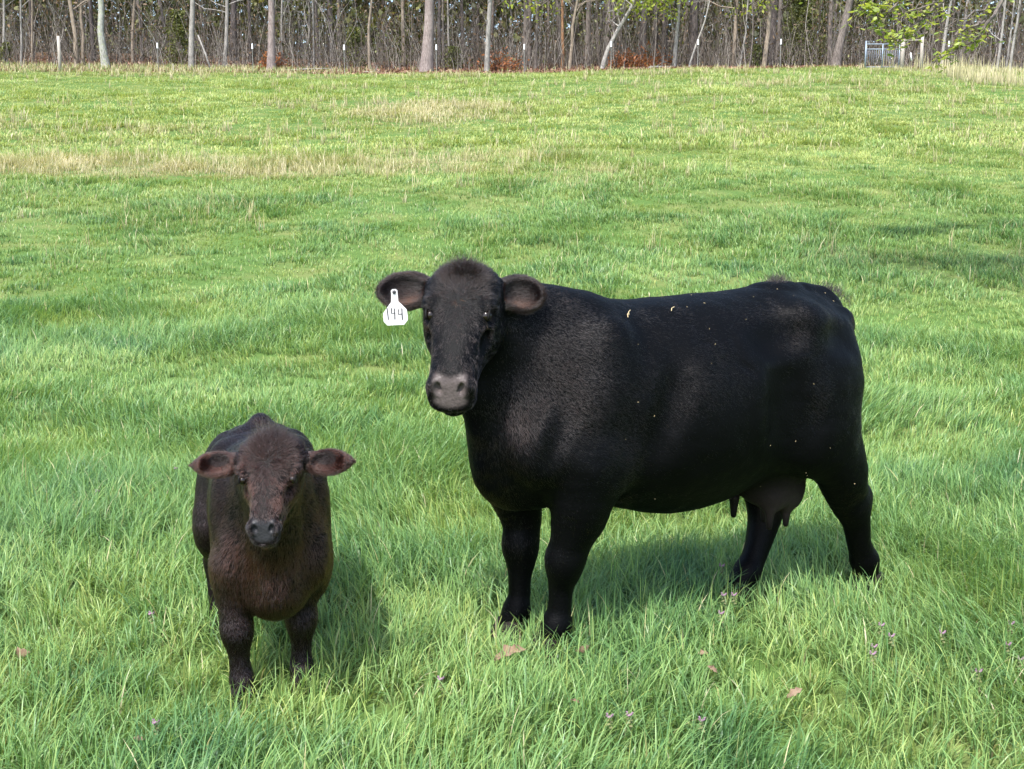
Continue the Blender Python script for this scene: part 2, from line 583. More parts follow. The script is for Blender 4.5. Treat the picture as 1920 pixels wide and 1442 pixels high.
    B.chain([(-.395, -.07, .125, .054), (-.340, -.06, .075, .048)], .03)
    # udder, teats
    B.ell((-.425, .015, .56), (.145, .120, .130), .05)
    B.ell((-.50, .05, .50), (.075, .055, .085), .035)
    B.ell((-.395, .075, .49), (.060, .045, .065), .035)
    for c in ((-.378, .085, .44), (-.490, .055, .43), (-.285, -.03, .475), (-.455, -.045, .43)):
        B.rc(c, (c[0], c[1], c[2] - .070), .021, .0125, .018)
    # tail
    B.chain([(-.58, 0, 1.300, .050), (-.68, 0, 1.285, .046), (-.750, .0, 1.220, .042), (-.790, .0, 1.10, .036), (-.80, -.02, .90, .028), (-.81, -.03, .70, .022)], .03)
    return B


def hoof(B_M, c, yaw, name, mat, parent, s=1.0):
    """cloven hoof: two toes"""
    m = MB()
    ca, sa = math.cos(yaw), math.sin(yaw)
    for q in (-1, 1):
        rings = [(.085, .030, .040, -.012), (.05, .034, .050, 0), (.0, .037, .060, .010)]
        n = 14
        V = []
        for z, w, l, fx in rings:
            for j in range(n):
                a = 2 * PI * j / n
                x = math.cos(a) * l + fx; y = math.sin(a) * w * (1 - .25 * max(0, math.cos(a))) + q * .031
                V.append([x, y, z])
        V = np.array(V) * s
        F = [[i * n + j, i * n + (j + 1) % n, (i + 1) * n + (j + 1) % n, (i + 1) * n + j] for i in range(2) for j in range(n)]
        F = [f[::-1] for f in F]
        V = np.vstack([V, [[0, q * .031 * s, .095 * s]]])
        F3 = [[j, (j + 1) % n, 3 * n] for j in range(n)]
        W = np.stack([V[:, 0] * ca - V[:, 1] * sa + c[0], V[:, 0] * sa + V[:, 1] * ca + c[1], V[:, 2] + c[2]], 1)
        m.add(W, F, F3)
    return m.build(name, mat, parent, smooth=True)


def coat_material(name, base, tip, rough, mottle):
    m, nt, bs, out = mat_new(name)
    nt.nodes.remove(bs)
    h = N(nt, 'BsdfHairPrincipled')
    h.model = 'CHIANG'
    h.parametrization = 'COLOR'
    at = N(nt, 'Attribute', attribute_name='tint')
    c = mixc(nt, at.outputs['Fac'], base, tip)
    nt.links.new(c, h.inputs['Color'])
    h.inputs['Roughness'].default_value = rough
    h.inputs['Radial Roughness'].default_value = .45
    h.inputs['IOR'].default_value = 1.5 + mottle
    nt.links.new(h.outputs[0], out.inputs[0])
    return m


def skin_material(name):
    m, nt, bs, out = mat_new(name)
    at = N(nt, 'Attribute', attribute_name='skin')
    tc = N(nt, 'TexCoord')
    n1 = noise(nt, 60, 4, tc.outputs['Object'])
    v = mixc(nt, n1, (0, 0, 0), (.0, .0, .0), 'MIX')
    mm = mixc(nt, .35, at.outputs['Color'], n1, 'MULTIPLY')
    nt.links.new(mm, bs.inputs['Base Color'])
    bs.inputs['Specular IOR Level'].default_value = .08
    rg = N(nt, 'Attribute', attribute_name='wet')
    r = N(nt, 'MapRange'); nt.links.new(rg.outputs['Fac'], r.inputs[0]); r.inputs[3].default_value = .52; r.inputs[4].default_value = .30
    nt.links.new(r.outputs[0], bs.inputs['Roughness'])
    vo = N(nt, 'TexVoronoi'); vo.inputs['Scale'].default_value = 130; nt.links.new(tc.outputs['Object'], vo.inputs['Vector'])
    bp = N(nt, 'Bump'); bp.inputs['Distance'].default_value = .0018; bp.inputs['Strength'].default_value = .6
    nt.links.new(vo.outputs['Distance'], bp.inputs['Height'])
    nt.links.new(bp.outputs[0], bs.inputs['Normal'])
    return m


def gauss(P, c, r):
    return np.exp(-(((P - np.asarray(c)) / np.asarray(r)) ** 2).sum(1))


def finish_animal(name, B, lo, hi, h, fr, s, O, RZ, mats, p):
    """mesh the body, colour it, grow the coat"""
    root = empty(name, O, RZ)
    root.scale = (p.get('scale', 1),) * 3
    V, F, G = B.mesh(lo, hi, h)
    # slow muscle and skin unevenness
    hp = fr[1](V) / s
    dh = np.min([f(V) for f in B.head], 0); de = np.min([f(V) for f in B.ears], 0)
    onhead = ((dh < .03 * s) | (de < .03 * s)) & (hp[:, 2] > -.26)
    amp = np.where(onhead, .0015, .007) * p.get('amp', 1)
    V = V + G * (np.where(onhead, .0010, .0022) * vnoise(V, 21, 8, 2))[:, None] * np.clip((V[:, 2] - .35) / .2, .2, 1)[:, None]
    V = V + G * (amp * vnoise(V, 7, 3, 2))[:, None] * np.clip((V[:, 2] - .25) / .3, .15, 1)[:, None]
    V, F, (G, hp, onhead, de) = drop_islands(V, F, [G, hp, onhead, de])
    di = np.min([f(V) for f in B.inner], 0)
    # colour masks
    pad = (hp[:, 0] > .50) * (np.abs(hp[:, 1]) < .072) * (hp[:, 2] > -.128) * (hp[:, 2] < -.030)
    padw = 1 / (1 + np.exp(-((hp[:, 0] - .462 - .010 * np.cos(hp[:, 1] * 45)) / .004))) * 1 / (1 + np.exp((np.abs(hp[:, 1]) - .060 + (.0 if not p.get('calf') else .006)) / .0035)) \
        * 1 / (1 + np.exp(-(hp[:, 2] + .104 + .006 * np.cos(hp[:, 1] * 40)) / .003)) * onhead
    lip = np.clip(gauss(hp, (.53, 0, -.15), (.06, .09, .03)) * 1.6, 0, 1) * onhead
    inner = np.zeros(len(V))
    udd = np.zeros(len(V))
    if p.get('udder'):
        udd = np.clip(gauss(V, (-.44, .03, .47), (.13, .12, .10)) * 1.7, 0, 1) * (V[:, 2] < .60)
        udd[(V[:, 1] > .16) | (V[:, 1] < -.09)] = 0
    base = np.array(p['skin'])
    C = np.tile(base, (len(V), 1)).astype(float)
    mot = (vnoise(V, 160, 5, 2) * .5 + .5)[:, None]
    C = C * (1 - padw[:, None]) + padw[:, None] * (np.array(p['pad']) * (.55 + .45 * mot))
    C = C * (1 - udd[:, None]) + udd[:, None] * np.array((.036, .027, .025))
    me_attr = {'skin': np.c_[C, np.ones(len(V))], 'wet': np.clip(padw + lip * .5, 0, 1)}
    body = mesh_np('body', V, F, mats['skin'], root, True, attrs=me_attr)
    # ---- coat
    cen = V[F].mean(1)
    bare = np.clip(np.maximum(padw, udd * .96), 0, 1)
    bf = bare[F].mean(1)
    hpF = hp[F].mean(1); ohF = onhead[F].mean(1) > .5
    dens = np.where(ohF, 2.1, 1.0) * (1 - bf) ** 2 * np.clip((cen[:, 2] - .03) / .05, 0, 1)
    earF = (de[F].mean(1) < .012) & (np.abs(hpF[:, 1]) > .125)
    dens = np.where(earF, 4.5, dens)
    for q in (-1, 1): dens = dens * np.clip((np.linalg.norm(hpF - np.array((p.get('et', .204), q * .114 * p.get('ew', 1), -.030)), axis=1) - .026) / .006, 0, 1)
    fi, w = scatter(V, F, p['n'], 11, dens)
    P = at_w(V, F, fi, w); Nn = at_w(G, F, fi, w); Nn /= np.linalg.norm(Nn, axis=1)[:, None]
    H = fr[1](P) / s
    inn = (at_w(di, F, fi, w) < .007) & earF[fi]
    oh = ohF[fi]; er = earF[fi]
    # flow of the hair
    fl = np.tile(np.array([-.80, 0, -.55]), (len(P), 1))
    leg = np.clip((.62 - P[:, 2]) / .15, 0, 1)[:, None]
    fl = fl * (1 - leg) + leg * np.array([-.15, 0, -1])
    neck = np.clip((P[:, 0] - p['neck0']) / .25, 0, 1)[:, None]
    fl = fl * (1 - neck) + neck * np.array([-.45, 0, -.9])
    sw = np.stack([vnoise(P, 5, 11 + i, 3) for i in range(3)], 1)
    lock = np.stack([vnoise(P, 75, 31 + i, 2) for i in range(3)], 1)
    fl = fl + sw * .45 + lock * .18
    # head: whorl on the forehead, hair runs up to the poll and down to the nose
    hw = np.stack([(H[:, 0] - .165), H[:, 1] * 1.1, -.03 - np.abs(H[:, 1]) * .2], 1)
    hw /= np.linalg.norm(hw, axis=1)[:, None] + 1e-6
    hl = hw @ fr[2].T + sw * .3 + lock * .7
    er_dir = np.stack([np.full(len(P), .0), np.sign(H[:, 1]), np.zeros(len(P))], 1) @ fr[2].T
    fl[oh] = hl[oh]; fl[er] = er_dir[er] + sw[er] * .5
    fl -= (fl * Nn).sum(1)[:, None] * Nn
    fl /= np.linalg.norm(fl, axis=1)[:, None] + 1e-6
    L = np.full(len(P), p['len'])
    L = L * (1 + .35 * vnoise(P, 9, 21, 2))
    brisk = np.clip((P[:, 0] - p['neck0']) / .2, 0, 1) * np.clip((1.15 * s - P[:, 2]) / .3, 0, 1)
    L = L * (1 + .9 * brisk)
    L[oh] = p['len'] * .95
    poll = gauss(H, (.03, 0, .0), (.075, .085, .10)) * oh
    L = L * (1 + p['tuft'] * poll)
    fore = gauss(H, (.12, 0, .0), (.09, .11, .1)) * oh
    L = L * (1 + 1.0 * fore)
    L[er] = p['ear_len']; L[inn] *= .7
    low = np.clip((.5 - P[:, 2]) / .2, 0, 1)
    L = L * (1 - .35 * low)
    r = np.random.default_rng(5)
    L = L * r.uniform(.6, 1.25, len(P))
    lift = np.clip(.20 + .25 * poll + .10 * r.normal(size=len(P)) + .25 * er + p.get('lift', 0) + .12 * brisk, .05, 1.1)
    if p.get('upright_tuft', True):
        lift = lift + .9 * poll * (H[:, 0] < .06)
    lift = np.clip(lift + np.where(oh & ~er, .30, .10) * vnoise(P, 60, 51, 2), .03, 1.3)
    if p.get('sheen'):
        # the lie of the coat: hair stands a little more over the shoulder, ribs and thigh
        g2 = lambda x, z, a, b: np.exp(-((P[:, 0] - x) / a) ** 2 - ((P[:, 2] - z) / b) ** 2)
        base = .08 + .46 * g2(.66, 1.06, .20, .24) + .42 * g2(.16, 1.03, .27, .12) + .34 * g2(-.42, 1.22, .22, .09) + .40 * g2(-.43, .93, .05, .13) + .36 * g2(-.70, .82, .09, .13) + .25 * g2(.42, .80, .10, .12)
        base = base * (1 + .5 * vnoise(P, 9, 61, 3)) + .14 * vnoise(P, 3.5, 62, 2) + r.normal(0, .05, len(P))
        lift = np.where(oh, lift, np.clip(base, .04, .9) + .10 * brisk)
    d = fl * np.cos(lift)[:, None] + Nn * np.sin(lift)[:, None]
    d /= np.linalg.norm(d, axis=1)[:, None]
    curl = np.where(oh, .12, .10) + .28 * fore + .22 * poll
    tint = p['tint'](P, H, oh, er, r, inn)
    rad = np.where(oh, .00027, .00031) * p.get('rad', 1)
    hair_obj('coat', P - Nn * .0008, d, Nn, L, curl, rad, mats['coat'], root, 4, 3, tint)
    # ---- eyes
    for q in (-1, 1):
        m = MB()
        c = np.array((p.get('et', .204), q * .104 * p.get('ew', 1), -.032)) * s
        n1, n2 = 14, 20
        VV, FF = [], []
        for i in range(n1 + 1):
            for j in range(n2):
                a, b = PI * i / n1, 2 * PI * j / n2
                VV.append([math.sin(a) * math.cos(b), math.cos(a), math.sin(a) * math.sin(b)])
        for i in range(n1):
            for j in range(n2):
                FF.append([i * n2 + j, i * n2 + (j + 1) % n2, (i + 1) * n2 + (j + 1) % n2, (i + 1) * n2 + j])
        m.add(fr[0](np.array(VV) * (.0215 * s) + c), FF)
        m.build('eye', mats['eye'], root, True)
        # upper lid and lashes
        m = MB()
        pts = []
        for k in range(9):
            a = PI * (k / 8)
            pts.append(c + s * np.array((-.002 + .026 * -math.cos(a), q * (.014 - .003 * math.cos(a) ** 2), .006 + .017 * math.sin(a))))
        m.tube(fr[0](np.array(pts)), [.002 * s] + [.0048 * s] * 7 + [.002 * s], 8)
        for k in range(26):
            a = PI * (k + .5) / 26
            b = c + s * np.array((-.026 * math.cos(a), q * .016, .006 + .017 * math.sin(a)))
            e = b + s * np.array((.010 - .008 * math.cos(a), q * .020, .004 + .008 * math.sin(a)))
            m.tube(fr[0](np.array([b, (b + e) / 2 + s * np.array((0, 0, -.002)), e])), [.0007 * s, .0005 * s, .0002 * s], 3, False)
        m.build('eyelid', mats['lid'], root, True)
    return root, V, F, G


def animal_materials():
    out = {}
    m, nt, bs, o = mat_new('eye'); bs.inputs['Base Color'].default_value = (.010, .006, .004, 1); bs.inputs['Roughness'].default_value = .07; bs.inputs['Specular IOR Level'].default_value = .45
    out['eye'] = m
    m, nt, bs, o = mat_new('eyelid'); bs.inputs['Base Color'].default_value = (.004, .0035, .003, 1); bs.inputs['Roughness'].default_value = .6; bs.inputs['Specular IOR Level'].default_value = .15
    out['lid'] = m
    m, nt, bs, o = mat_new('hoof horn')
    tc = N(nt, 'TexCoord'); n1 = noise(nt, 40, 4, tc.outputs['Object'])
    nt.links.new(ramp(nt, n1, [(.3, (.006, .005, .004)), (.7, (.022, .018, .014))]), bs.inputs['Base Color']); bs.inputs['Roughness'].default_value = .75; bs.inputs['Specular IOR Level'].default_value = .15
    out['hoof'] = m
    out['skin'] = skin_material('animal skin')
    return out


def build_cow(am):
    mats = dict(am)
    mats['coat'] = coat_material('black coat', (.0007, .0009, .0014), (.085, .030, .013), .28, .03)

    def tint(P, H, oh, er, r, inn):
        t = r.uniform(0, .12, len(P)) + .10 * np.clip(vnoise(P, 4, 9, 2), 0, 1)
        t = np.where(inn, .05 + .55 * gauss(np.c_[np.abs(H[:, 1]), H[:, 0]], (.19, .085), (.055, .030)) * r.uniform(.3, 1, len(P)), t)
        t = np.where(gauss(H, (.165, 0, 0), (.012, .012, .05)) > .5, 2.6, t)
        t = t + .9 * np.clip(gauss(np.c_[H[:, 0], np.abs(H[:, 1]), H[:, 2]], (.232, .112, -.05), (.016, .012, .03)), 0, 1)
        return t
    root, V, F, G = finish_animal('cow', cow_body(), (-1.06, -.50, .02), (1.30, .50, 1.58), p_h_cow, HEAD, HS, COW_O, COW_RZ, mats,
        dict(skin=(.0013, .0014, .0018), pad=(.135, .110, .104), n=n_hair_cow, neck0=.62, lift=-.05, len=.0125, tuft=2.0, ear_len=.026, tint=tint, udder=True, sheen=True))
    tag(root, 'black beef cow with white ear tag standing side on in the grass', 'cow')
    for nm, c, yaw in (('hoof', (.665, .092, 0), .05), ('hoof', (.712, -.13, 0), -.05), ('hoof', (-.955, .06, 0), .2), ('hoof', (-.318, -.055, 0), .1)):
        hoof(None, c, yaw, nm, mats['hoof'], root)
    # tail switch and the hair that stands up over the tail head
    r = np.random.default_rng(8)
    n = 1500
    t = r.random(n)
    rt = np.c_[-.815 - .008 * t + r.normal(0, .012, n), -.03 + r.normal(0, .014, n), .86 - .26 * t]
    dr = np.c_[r.normal(-.06, .10, n), r.normal(.0, .09, n), np.full(n, -1.)]
    hair_obj('tail_switch', rt, dr / np.linalg.norm(dr, axis=1)[:, None], dr * 0, r.uniform(.14, .30, n), np.full(n, .05), .0007, mats['coat'], root, 5, 4, r.uniform(0, .15, n))
    n = 520
    cx = np.r_[r.normal(-.440, .035, 260), r.normal(-.735, .05, 260)]
    cz = np.interp(cx, [-.85, -.75, -.6, -.43, -.3], [1.25, 1.325, 1.352, 1.375, 1.352])
    rt = np.c_[cx, r.normal(0, .018, n), cz - .012]
    dr = np.c_[r.normal(-.35, .3, n), r.normal(0, .25, n), np.full(n, .75)]
    hair_obj('rump_tuft', rt, dr / np.linalg.norm(dr, axis=1)[:, None], dr * 0, r.uniform(.02, .05, n), np.full(n, .1), .0006, mats['coat'], root, 5, 5, r.uniform(0, .1, n))
    # ear tag hanging in front of her right ear
    ear_tag(root, HEAD)
    # straw and seed specks on the back, dried dung by the tail
    m = MB()
    ms, nt, bs, o = mat_new('straw bits'); bs.inputs['Base Color'].default_value = (.42, .33, .18, 1); bs.inputs['Roughness'].default_value = .8
    vis = np.where((G[:, 1] > .1) & (V[:, 0] > -.9) & (V[:, 0] < .55) & (V[:, 2] > .3))[0]
    for k in range(90):
        i = r.choice(vis)
        if r.random() > .35 + .5 * (V[i, 2] > 1.15): continue
        c = V[i] + G[i] * .006; L = r.uniform(.001, .0032)
        d = r.normal(size=3); d -= (d @ G[i]) * G[i]; d /= np.linalg.norm(d)
        m.tube([c - d * L, c + G[i] * .001, c + d * L], .0009, 4)
    for (x, zt) in ((.36, 1.28), (.375, 1.275), (.16, 1.285)):
        i = np.argmin(np.abs(V[:, 0] - x) + np.abs(V[:, 2] - zt) + (V[:, 1] < 0) * 9)
        c = V[i] + G[i] * .007; d = _n((.5, .1, -.8)); d = _n(d - (d @ G[i]) * G[i])
        m.tube([c - d * .018, c + G[i] * .004 + np.array((.006, 0, 0)), c + d * .018], .0018, 5)
    m.build('straw_bits', ms, root)
    m = MB()
    md, nt, bs, o = mat_new('dried dung'); tc = N(nt, 'TexCoord')
    nt.links.new(ramp(nt, noise(nt, 90, 3, tc.outputs['Object']), [(.35, (.05, .035, .015)), (.7, (.26, .19, .08))]), bs.inputs['Base Color']); bs.inputs['Roughness'].default_value = .9
    cand = np.where((G[:, 1] > -.1) & (np.abs(V[:, 0] + .86) < .06) & (np.abs(V[:, 2] - 1.13) < .06))[0]
    for k in range(150):
        i = r.choice(cand) if len(cand) else 0
        c = V[i] + G[i] * .008 + r.normal(0, .003, 3)
        q = r.uniform(.002, .006)
        m.box(c, (q, q * .8, q), Matrix.Rotation(r.uniform(0, 3), 4, Vector(r.normal(size=3)).normalized()))
    m.build('dried_dung', md, root)
    return root


def ear_tag(root, fr):
    mt, nt, bs, o = mat_new('white tag plastic'); tc = N(nt, 'TexCoord')
    nt.links.new(ramp(nt, noise(nt, 45, 5, tc.outputs['Object'], .7), [(.3, (.42, .39, .36)), (.6, (.60, .59, .61))]), bs.inputs['Base Color']); bs.inputs['Roughness'].default_value = .4
    mk, nt, bs, o = mat_new('tag ink'); bs.inputs['Base Color'].default_value = (.03, .03, .035, 1); bs.inputs['Roughness'].default_value = .6
    # outline in the plane of the tag (u right as the camera sees it, v up), metres
    out = [(-.011, 0), (-.012, .012), (-.006, .018), (.006, .018), (.012, .012), (.012, 0), (.0135, -.028), (.041, -.060), (.0435, -.085), (.0435, -.098),
           (.030, -.116), (-.031, -.116), (-.0435, -.101), (-.044, -.070), (-.0135, -.030)]
    out = [(a * .96, b * .92) for a, b in out]
    c = np.array(TAG_C) + (.009, -.0046, -.010)
    uu = np.array(TAG_U); nn = np.array(TAG_N); nn = nn / np.linalg.norm(nn)
    uu = _n(uu - (uu @ nn) * nn); vv = np.cross(nn, uu)
    n = len(out)
    V = []
    for off in (.0009, -.0009):
        for a, b in out: V.append(c + uu * a + vv * b + nn * off + nn * (.006 * (b / .12) ** 2))
    F4 = [[i, n + i, n + (i + 1) % n, (i + 1) % n] for i in range(n)]
    me = D_.meshes.new('ear_tag')
    me.from_pydata([tuple(v) for v in V], [], [list(range(n)), list(range(2 * n - 1, n - 1, -1))] + F4)
    me.materials.append(mt); me.update()
    o = D_.objects.new('ear_tag', me); COL.objects.link(o); o.parent = root
    o['label'] = 'white plastic ear tag handwritten 144'
    # stud
    m = MB()
    m.tube([c + vv * .006 + nn * .001, c + vv * .006 + nn * .006], [.0065, .005], 12)
    s = m.build('tag_stud', mk, o, True)
    # handwriting 1 4 4: thin pen strokes
    m = MB()
    st = [[(-.0245, -.052), (-.0225, -.094)], [(-.0105, -.052), (-.0125, -.071), (-.003, -.071)], [(-.0015, -.054), (-.0025, -.095)],
          [(.0095, -.058), (.0085, -.076), (.0195, -.076)], [(.0205, -.055), (.0205, -.098)]]
    for q in st:
        pts = [c + uu * a * 1.12 + vv * b * .92 + nn * (.0012 + .006 * (b / .12) ** 2) for a, b in q]
        m.tube(pts, .0019, 5)
    m.build('number', mk, o)


CALF_O, CALF_RZ = (-0.903, 4.20, 0.0), R(285)
CHEAD = frame((.522, -.006, .892), R(-14), R(46), R(2))
CS = .58


def calf_body():
    B = Body()
    st = [(-.46, .70, .56, .04, 2, .5), (-.44, .715, .48, .11, 2.1, .55), (-.38, .748, .40, .160, 2.2, .58),
          (-.28, .762, .36, .190, 2.2, .6), (-.14, .768, .330, .203, 2.1, .5), (.0, .785, .305, .200, 2.1, .48),
          (.12, .795, .300, .188, 2.1, .48), (.23, .815, .295, .170, 2.1, .48), (.32, .800, .295, .145, 2.1, .48), (.40, .73, .33, .115, 2, .45), (.45, .62, .39, .05, 2, .45)]
    B.loft(st, .05)
    for q in (1, -1):
        B.ell((.24, q * .130, .58), (.085, .062, .20), .05, rot=((1, 0, .25), (0, 1, 0), (-.25, 0, 1)))
        B.ell((.345, q * .115, .46), (.070, .060, .11), .045)
        B.ell((.25, q * .135, .40), (.085, .055, .11), .05)
        B.ell((-.20, q * .130, .700), (.05, .04, .03), .06)
        B.ell((-.34, q * .125, .54), (.10, .075, .19), .07)
        B.ell((-.40, q * .065, .70), (.04, .035, .05), .05)
        B.ell((-.13, q * .225, .47), (.06, .03, .12), .07, op='s')
    B.ell((.36, 0, .36), (.10, .095, .095), .05)
    B.rc((.28, 0, .63), (.47, -.01, .75), .150, .098, .07, sq=((0, 1, 0), .85))
    B.rc((.36, 0, .50), (.50, -.01, .66), .115, .070, .06, sq=((0, 1, 0), .85))
    B.rc((.25, 0, .74), (.40, -.02, .79), .070, .065, .06)
    head_parts(B, CHEAD, CS, True)
    for q in (1, -1):
        e0 = np.array((.108, q * .282, -.085)); ed = _n((-.03, q * 1, .04 * q))
        ear(B, CHEAD, CS, q, (.108, q * .282, -.085), .116, .066, .026, (-.03, q * 1, .0 + .04 * q), (.35, q * -.15, 1), (.075, q * .13, -.085))
        B.rc((e0 + ed * .085) * CS, (e0 + ed * .128) * CS, .024 * CS, .006 * CS, .02, M=CHEAD[0]); B.ears.append(B.p[-1][2])
    Y = (0, 1, 0)
    for q, dx, zz in ((.74, -.005, 0), (-1.10, .05, 0)):
        x = .29 + dx
        B.chain([(x - .02, q * .120, .43, .075), (x - .012, q * .118, .35, .062), (x, q * .116, .28, .052), (x + .010, q * .114, .235, .048)], .035, sq=(Y, .9))
        B.chain([(x + .010, q * .114, .235, .048), (x + .012, q * .112, .20, .041), (x + .012, q * .110, .15, .031), (x + .014, q * .108, .10, .031), (x + .02, q * .106, .07, .036), (x + .036, q * .104, .045, .032)], .025)
    for q, dx in ((1, -.02), (-1.4, .07)):
        x = -.33 + dx
        B.chain([(-.33, q * .105, .55, .115), (x + .04, q * .135, .42, .09), (x - .02, q * .129, .33, .062), (x - .065, q * .126, .26, .046)], .05, sq=(Y, .72))
        B.chain([(x - .065, q * .126, .26, .045), (x - .055, q * .127, .19, .034), (x - .04, q * .128, .10, .031), (x - .03, q * .128, .07, .036), (x - .01, q * .128, .045, .032)], .025)
    for q in (-1, 1): B.rc((-.29, q * .055, .715), (-.39, .004, .762), .050, .028, .03)
    # tail raised a little at the root, then hanging
    B.chain([(-.34, 0, .720, .055), (-.39, .005, .765, .030), (-.455, .01, .745, .026), (-.50, .01, .68, .021), (-.505, .01, .50, .017), (-.505, .01, .38, .013)], .03)
    return B


def build_calf(am):
    mats = dict(am)
    mats['coat'] = coat_material('dark brown coat', (.0055, .0034, .0036), (.105, .033, .018), .27, -.03)

    def tint(P, H, oh, er, r, inn):
        t = .10 + .15 * np.clip(vnoise(P, 5, 9, 2) + .2, 0, 1) + r.uniform(0, .12, len(P))
        t = t + .30 * np.clip((P[:, 0] - .22) / .15, 0, 1) * np.clip((P[:, 2] - .30) / .12, 0, 1) * (.6 + .5 * np.clip(vnoise(P, 14, 4, 2), -1, 1))
        t = t * np.clip((P[:, 2] - .16) / .2, .22, 1)
        t = np.where(P[:, 0] < .0, t * .55, t)
        hh = .05 + r.uniform(0, .10, len(P))
        hh = hh + .50 * np.clip(gauss(np.c_[H[:, 0], np.abs(H[:, 1])], (.33, .10), (.10, .06)), 0, 1) * r.uniform(.5, 1.2, len(P))
        hh = hh + .10 * gauss(np.c_[H[:, 0], np.abs(H[:, 1])], (.12, .14), (.07, .04))
        hh = hh * (1 - .75 * gauss(H[:, :2], (.02, 0), (.12, .14)))
        hh = np.where(H[:, 0] > .46, .02, hh)
        t = np.where(oh, hh, t)
        t = np.where(er, .16 + r.uniform(-.12, .15, len(P)), t)
        t = np.where(inn, .16 + r.uniform(0, .15, len(P)), t)
        t = np.where(inn & (gauss(np.c_[np.abs(H[:, 1]), H[:, 0]], (.265, .085), (.07, .035)) > .5), .03, t)
        return t
    root, V, F, G = finish_animal('calf', calf_body(), (-.56, -.34, .01), (.74, .34, 1.0), p_h_calf, CHEAD, CS, CALF_O, CALF_RZ, mats,
        dict(skin=(.007, .0045, .004), pad=(.045, .045, .050), n=n_hair_calf, neck0=.24, len=.015, tuft=1.8, ear_len=.017, tint=tint, calf=True, rad=1.2, ew=1.24, et=.236, scale=1.06, amp=.7, lift=.06, upright_tuft=False))
    tag(root, 'small dark brown calf facing forward beside the black cow', 'calf')
    for c in ((.333, .078, 0), (.388, -.116, 0), (-.348, .128, 0), (-.258, -.180, 0)):
        hoof(None, c, 0, 'hoof', mats['hoof'], root, .62)
    r = np.random.default_rng(9)
    n = 700; t = r.random(n)
    rt = np.c_[-.505 + r.normal(0, .007, n), .01 + r.normal(0, .007, n), .50 - .13 * t]
    dr = np.c_[r.normal(-.03, .08, n), r.normal(.0, .08, n), np.full(n, -1.)]
    hair_obj('tail_switch', rt, dr / np.linalg.norm(dr, axis=1)[:, None], dr * 0, r.uniform(.08, .15, n), np.full(n, .05), .0006, mats['coat'], root, 5, 4, r.uniform(0, .3, n))
    return root


TAG_C = HEAD[0](np.array((.085, -.250, -.045)) * HS)
TAG_U = (-.891, .454, 0)
TAG_N = (.454, .891, .04)
TAG_U = tuple(np.array(TAG_U) + (0, 0, .05))
p_h_cow, p_h_calf, n_hair_cow, n_hair_calf = .007, .005, 560000, 290000

# ------------------------------------------------------------------ terrain
CREST_PX = np.array([-900, 0, 480, 640, 960, 1280, 1600, 1750, 1920, 2900.])
CREST_ROW = np.array([130, 134, 138, 141, 139, 130, 127, 131, 138, 142.])
CREST_Y = 62.0
_cx = (CREST_PX - 960) / 2200 * 60.1
_cz = 1.7 + CREST_Y * np.tan(np.arctan((721 - CREST_ROW) / 2200) - PITCH)
_S2X = np.array([-60, -27, -15, -5, 5, 12, 60.]); _S2 = np.array([.19, .19, .172, .160, .145, .118, .118])


def _q(y): return (y - 12 + np.sqrt((y - 12) ** 2 + 20)) / 2


def ground_z(x, y):
    x = np.asarray(x, float); y = np.asarray(y, float)
    zc = np.interp(x * CREST_Y / np.clip(y, 30, 80), _cx, _cz)
    yy = np.minimum(y, CREST_Y)
    p = (_q(yy) - _q(4.2)) / (_q(CREST_Y) - _q(4.2))
    z = np.maximum(p, -.004) * zc
    s2 = np.interp(x, _S2X, _S2)
    b = np.clip(y - CREST_Y, 0, 14)
    z = z + b * s2 + np.clip(y - CREST_Y - 14, 0, 120) * .05
    P = np.stack(np.broadcast_arrays(x, y), -1).reshape(-1, 2)
    w = np.clip((y.ravel() - 7) / 10, 0, 1) * np.clip((60 - y.ravel()) / 20, .25, 1)
    z = z + (vnoise(P, .13, 47, 2) * .14 * w).reshape(z.shape) + (vnoise(P, 1.1, 43, 2) * .018 * np.clip((P[:, 1] - 5.5) / 3, .25, 1)).reshape(z.shape)
    return z


def dry_mask(x, y):
    """tan, wintered-over grass: bands across the upper field"""
    P = np.stack([x, y], 1)
    n = vnoise(np.stack([x * .22, y * .55], 1), 1.0, 61, 3)
    n2 = vnoise(P, 1.3, 62, 2)
    band = lambda c, w: np.exp(-((y - c) / w) ** 2)
    left = np.clip((5.5 - x) / 8, 0, 1)
    m = band(27.2, 2.8) * (.34 + .34 * left) * np.clip((7.5 - x) / 5, .25, 1) + band(35, 3.5) * (.12 + .14 * left) + band(42, 4) * np.exp(-((x + 3) / 4) ** 2) * .9
    m = m + band(47, 10) * np.clip(x / 10, 0, 1) * .25 + band(60, 2.2) * .35 + .03 * (y > 16)
    return np.clip(m + (.46 * n + .25 * n2) * np.clip((y - 12) / 8, .12, 1), 0, 1)


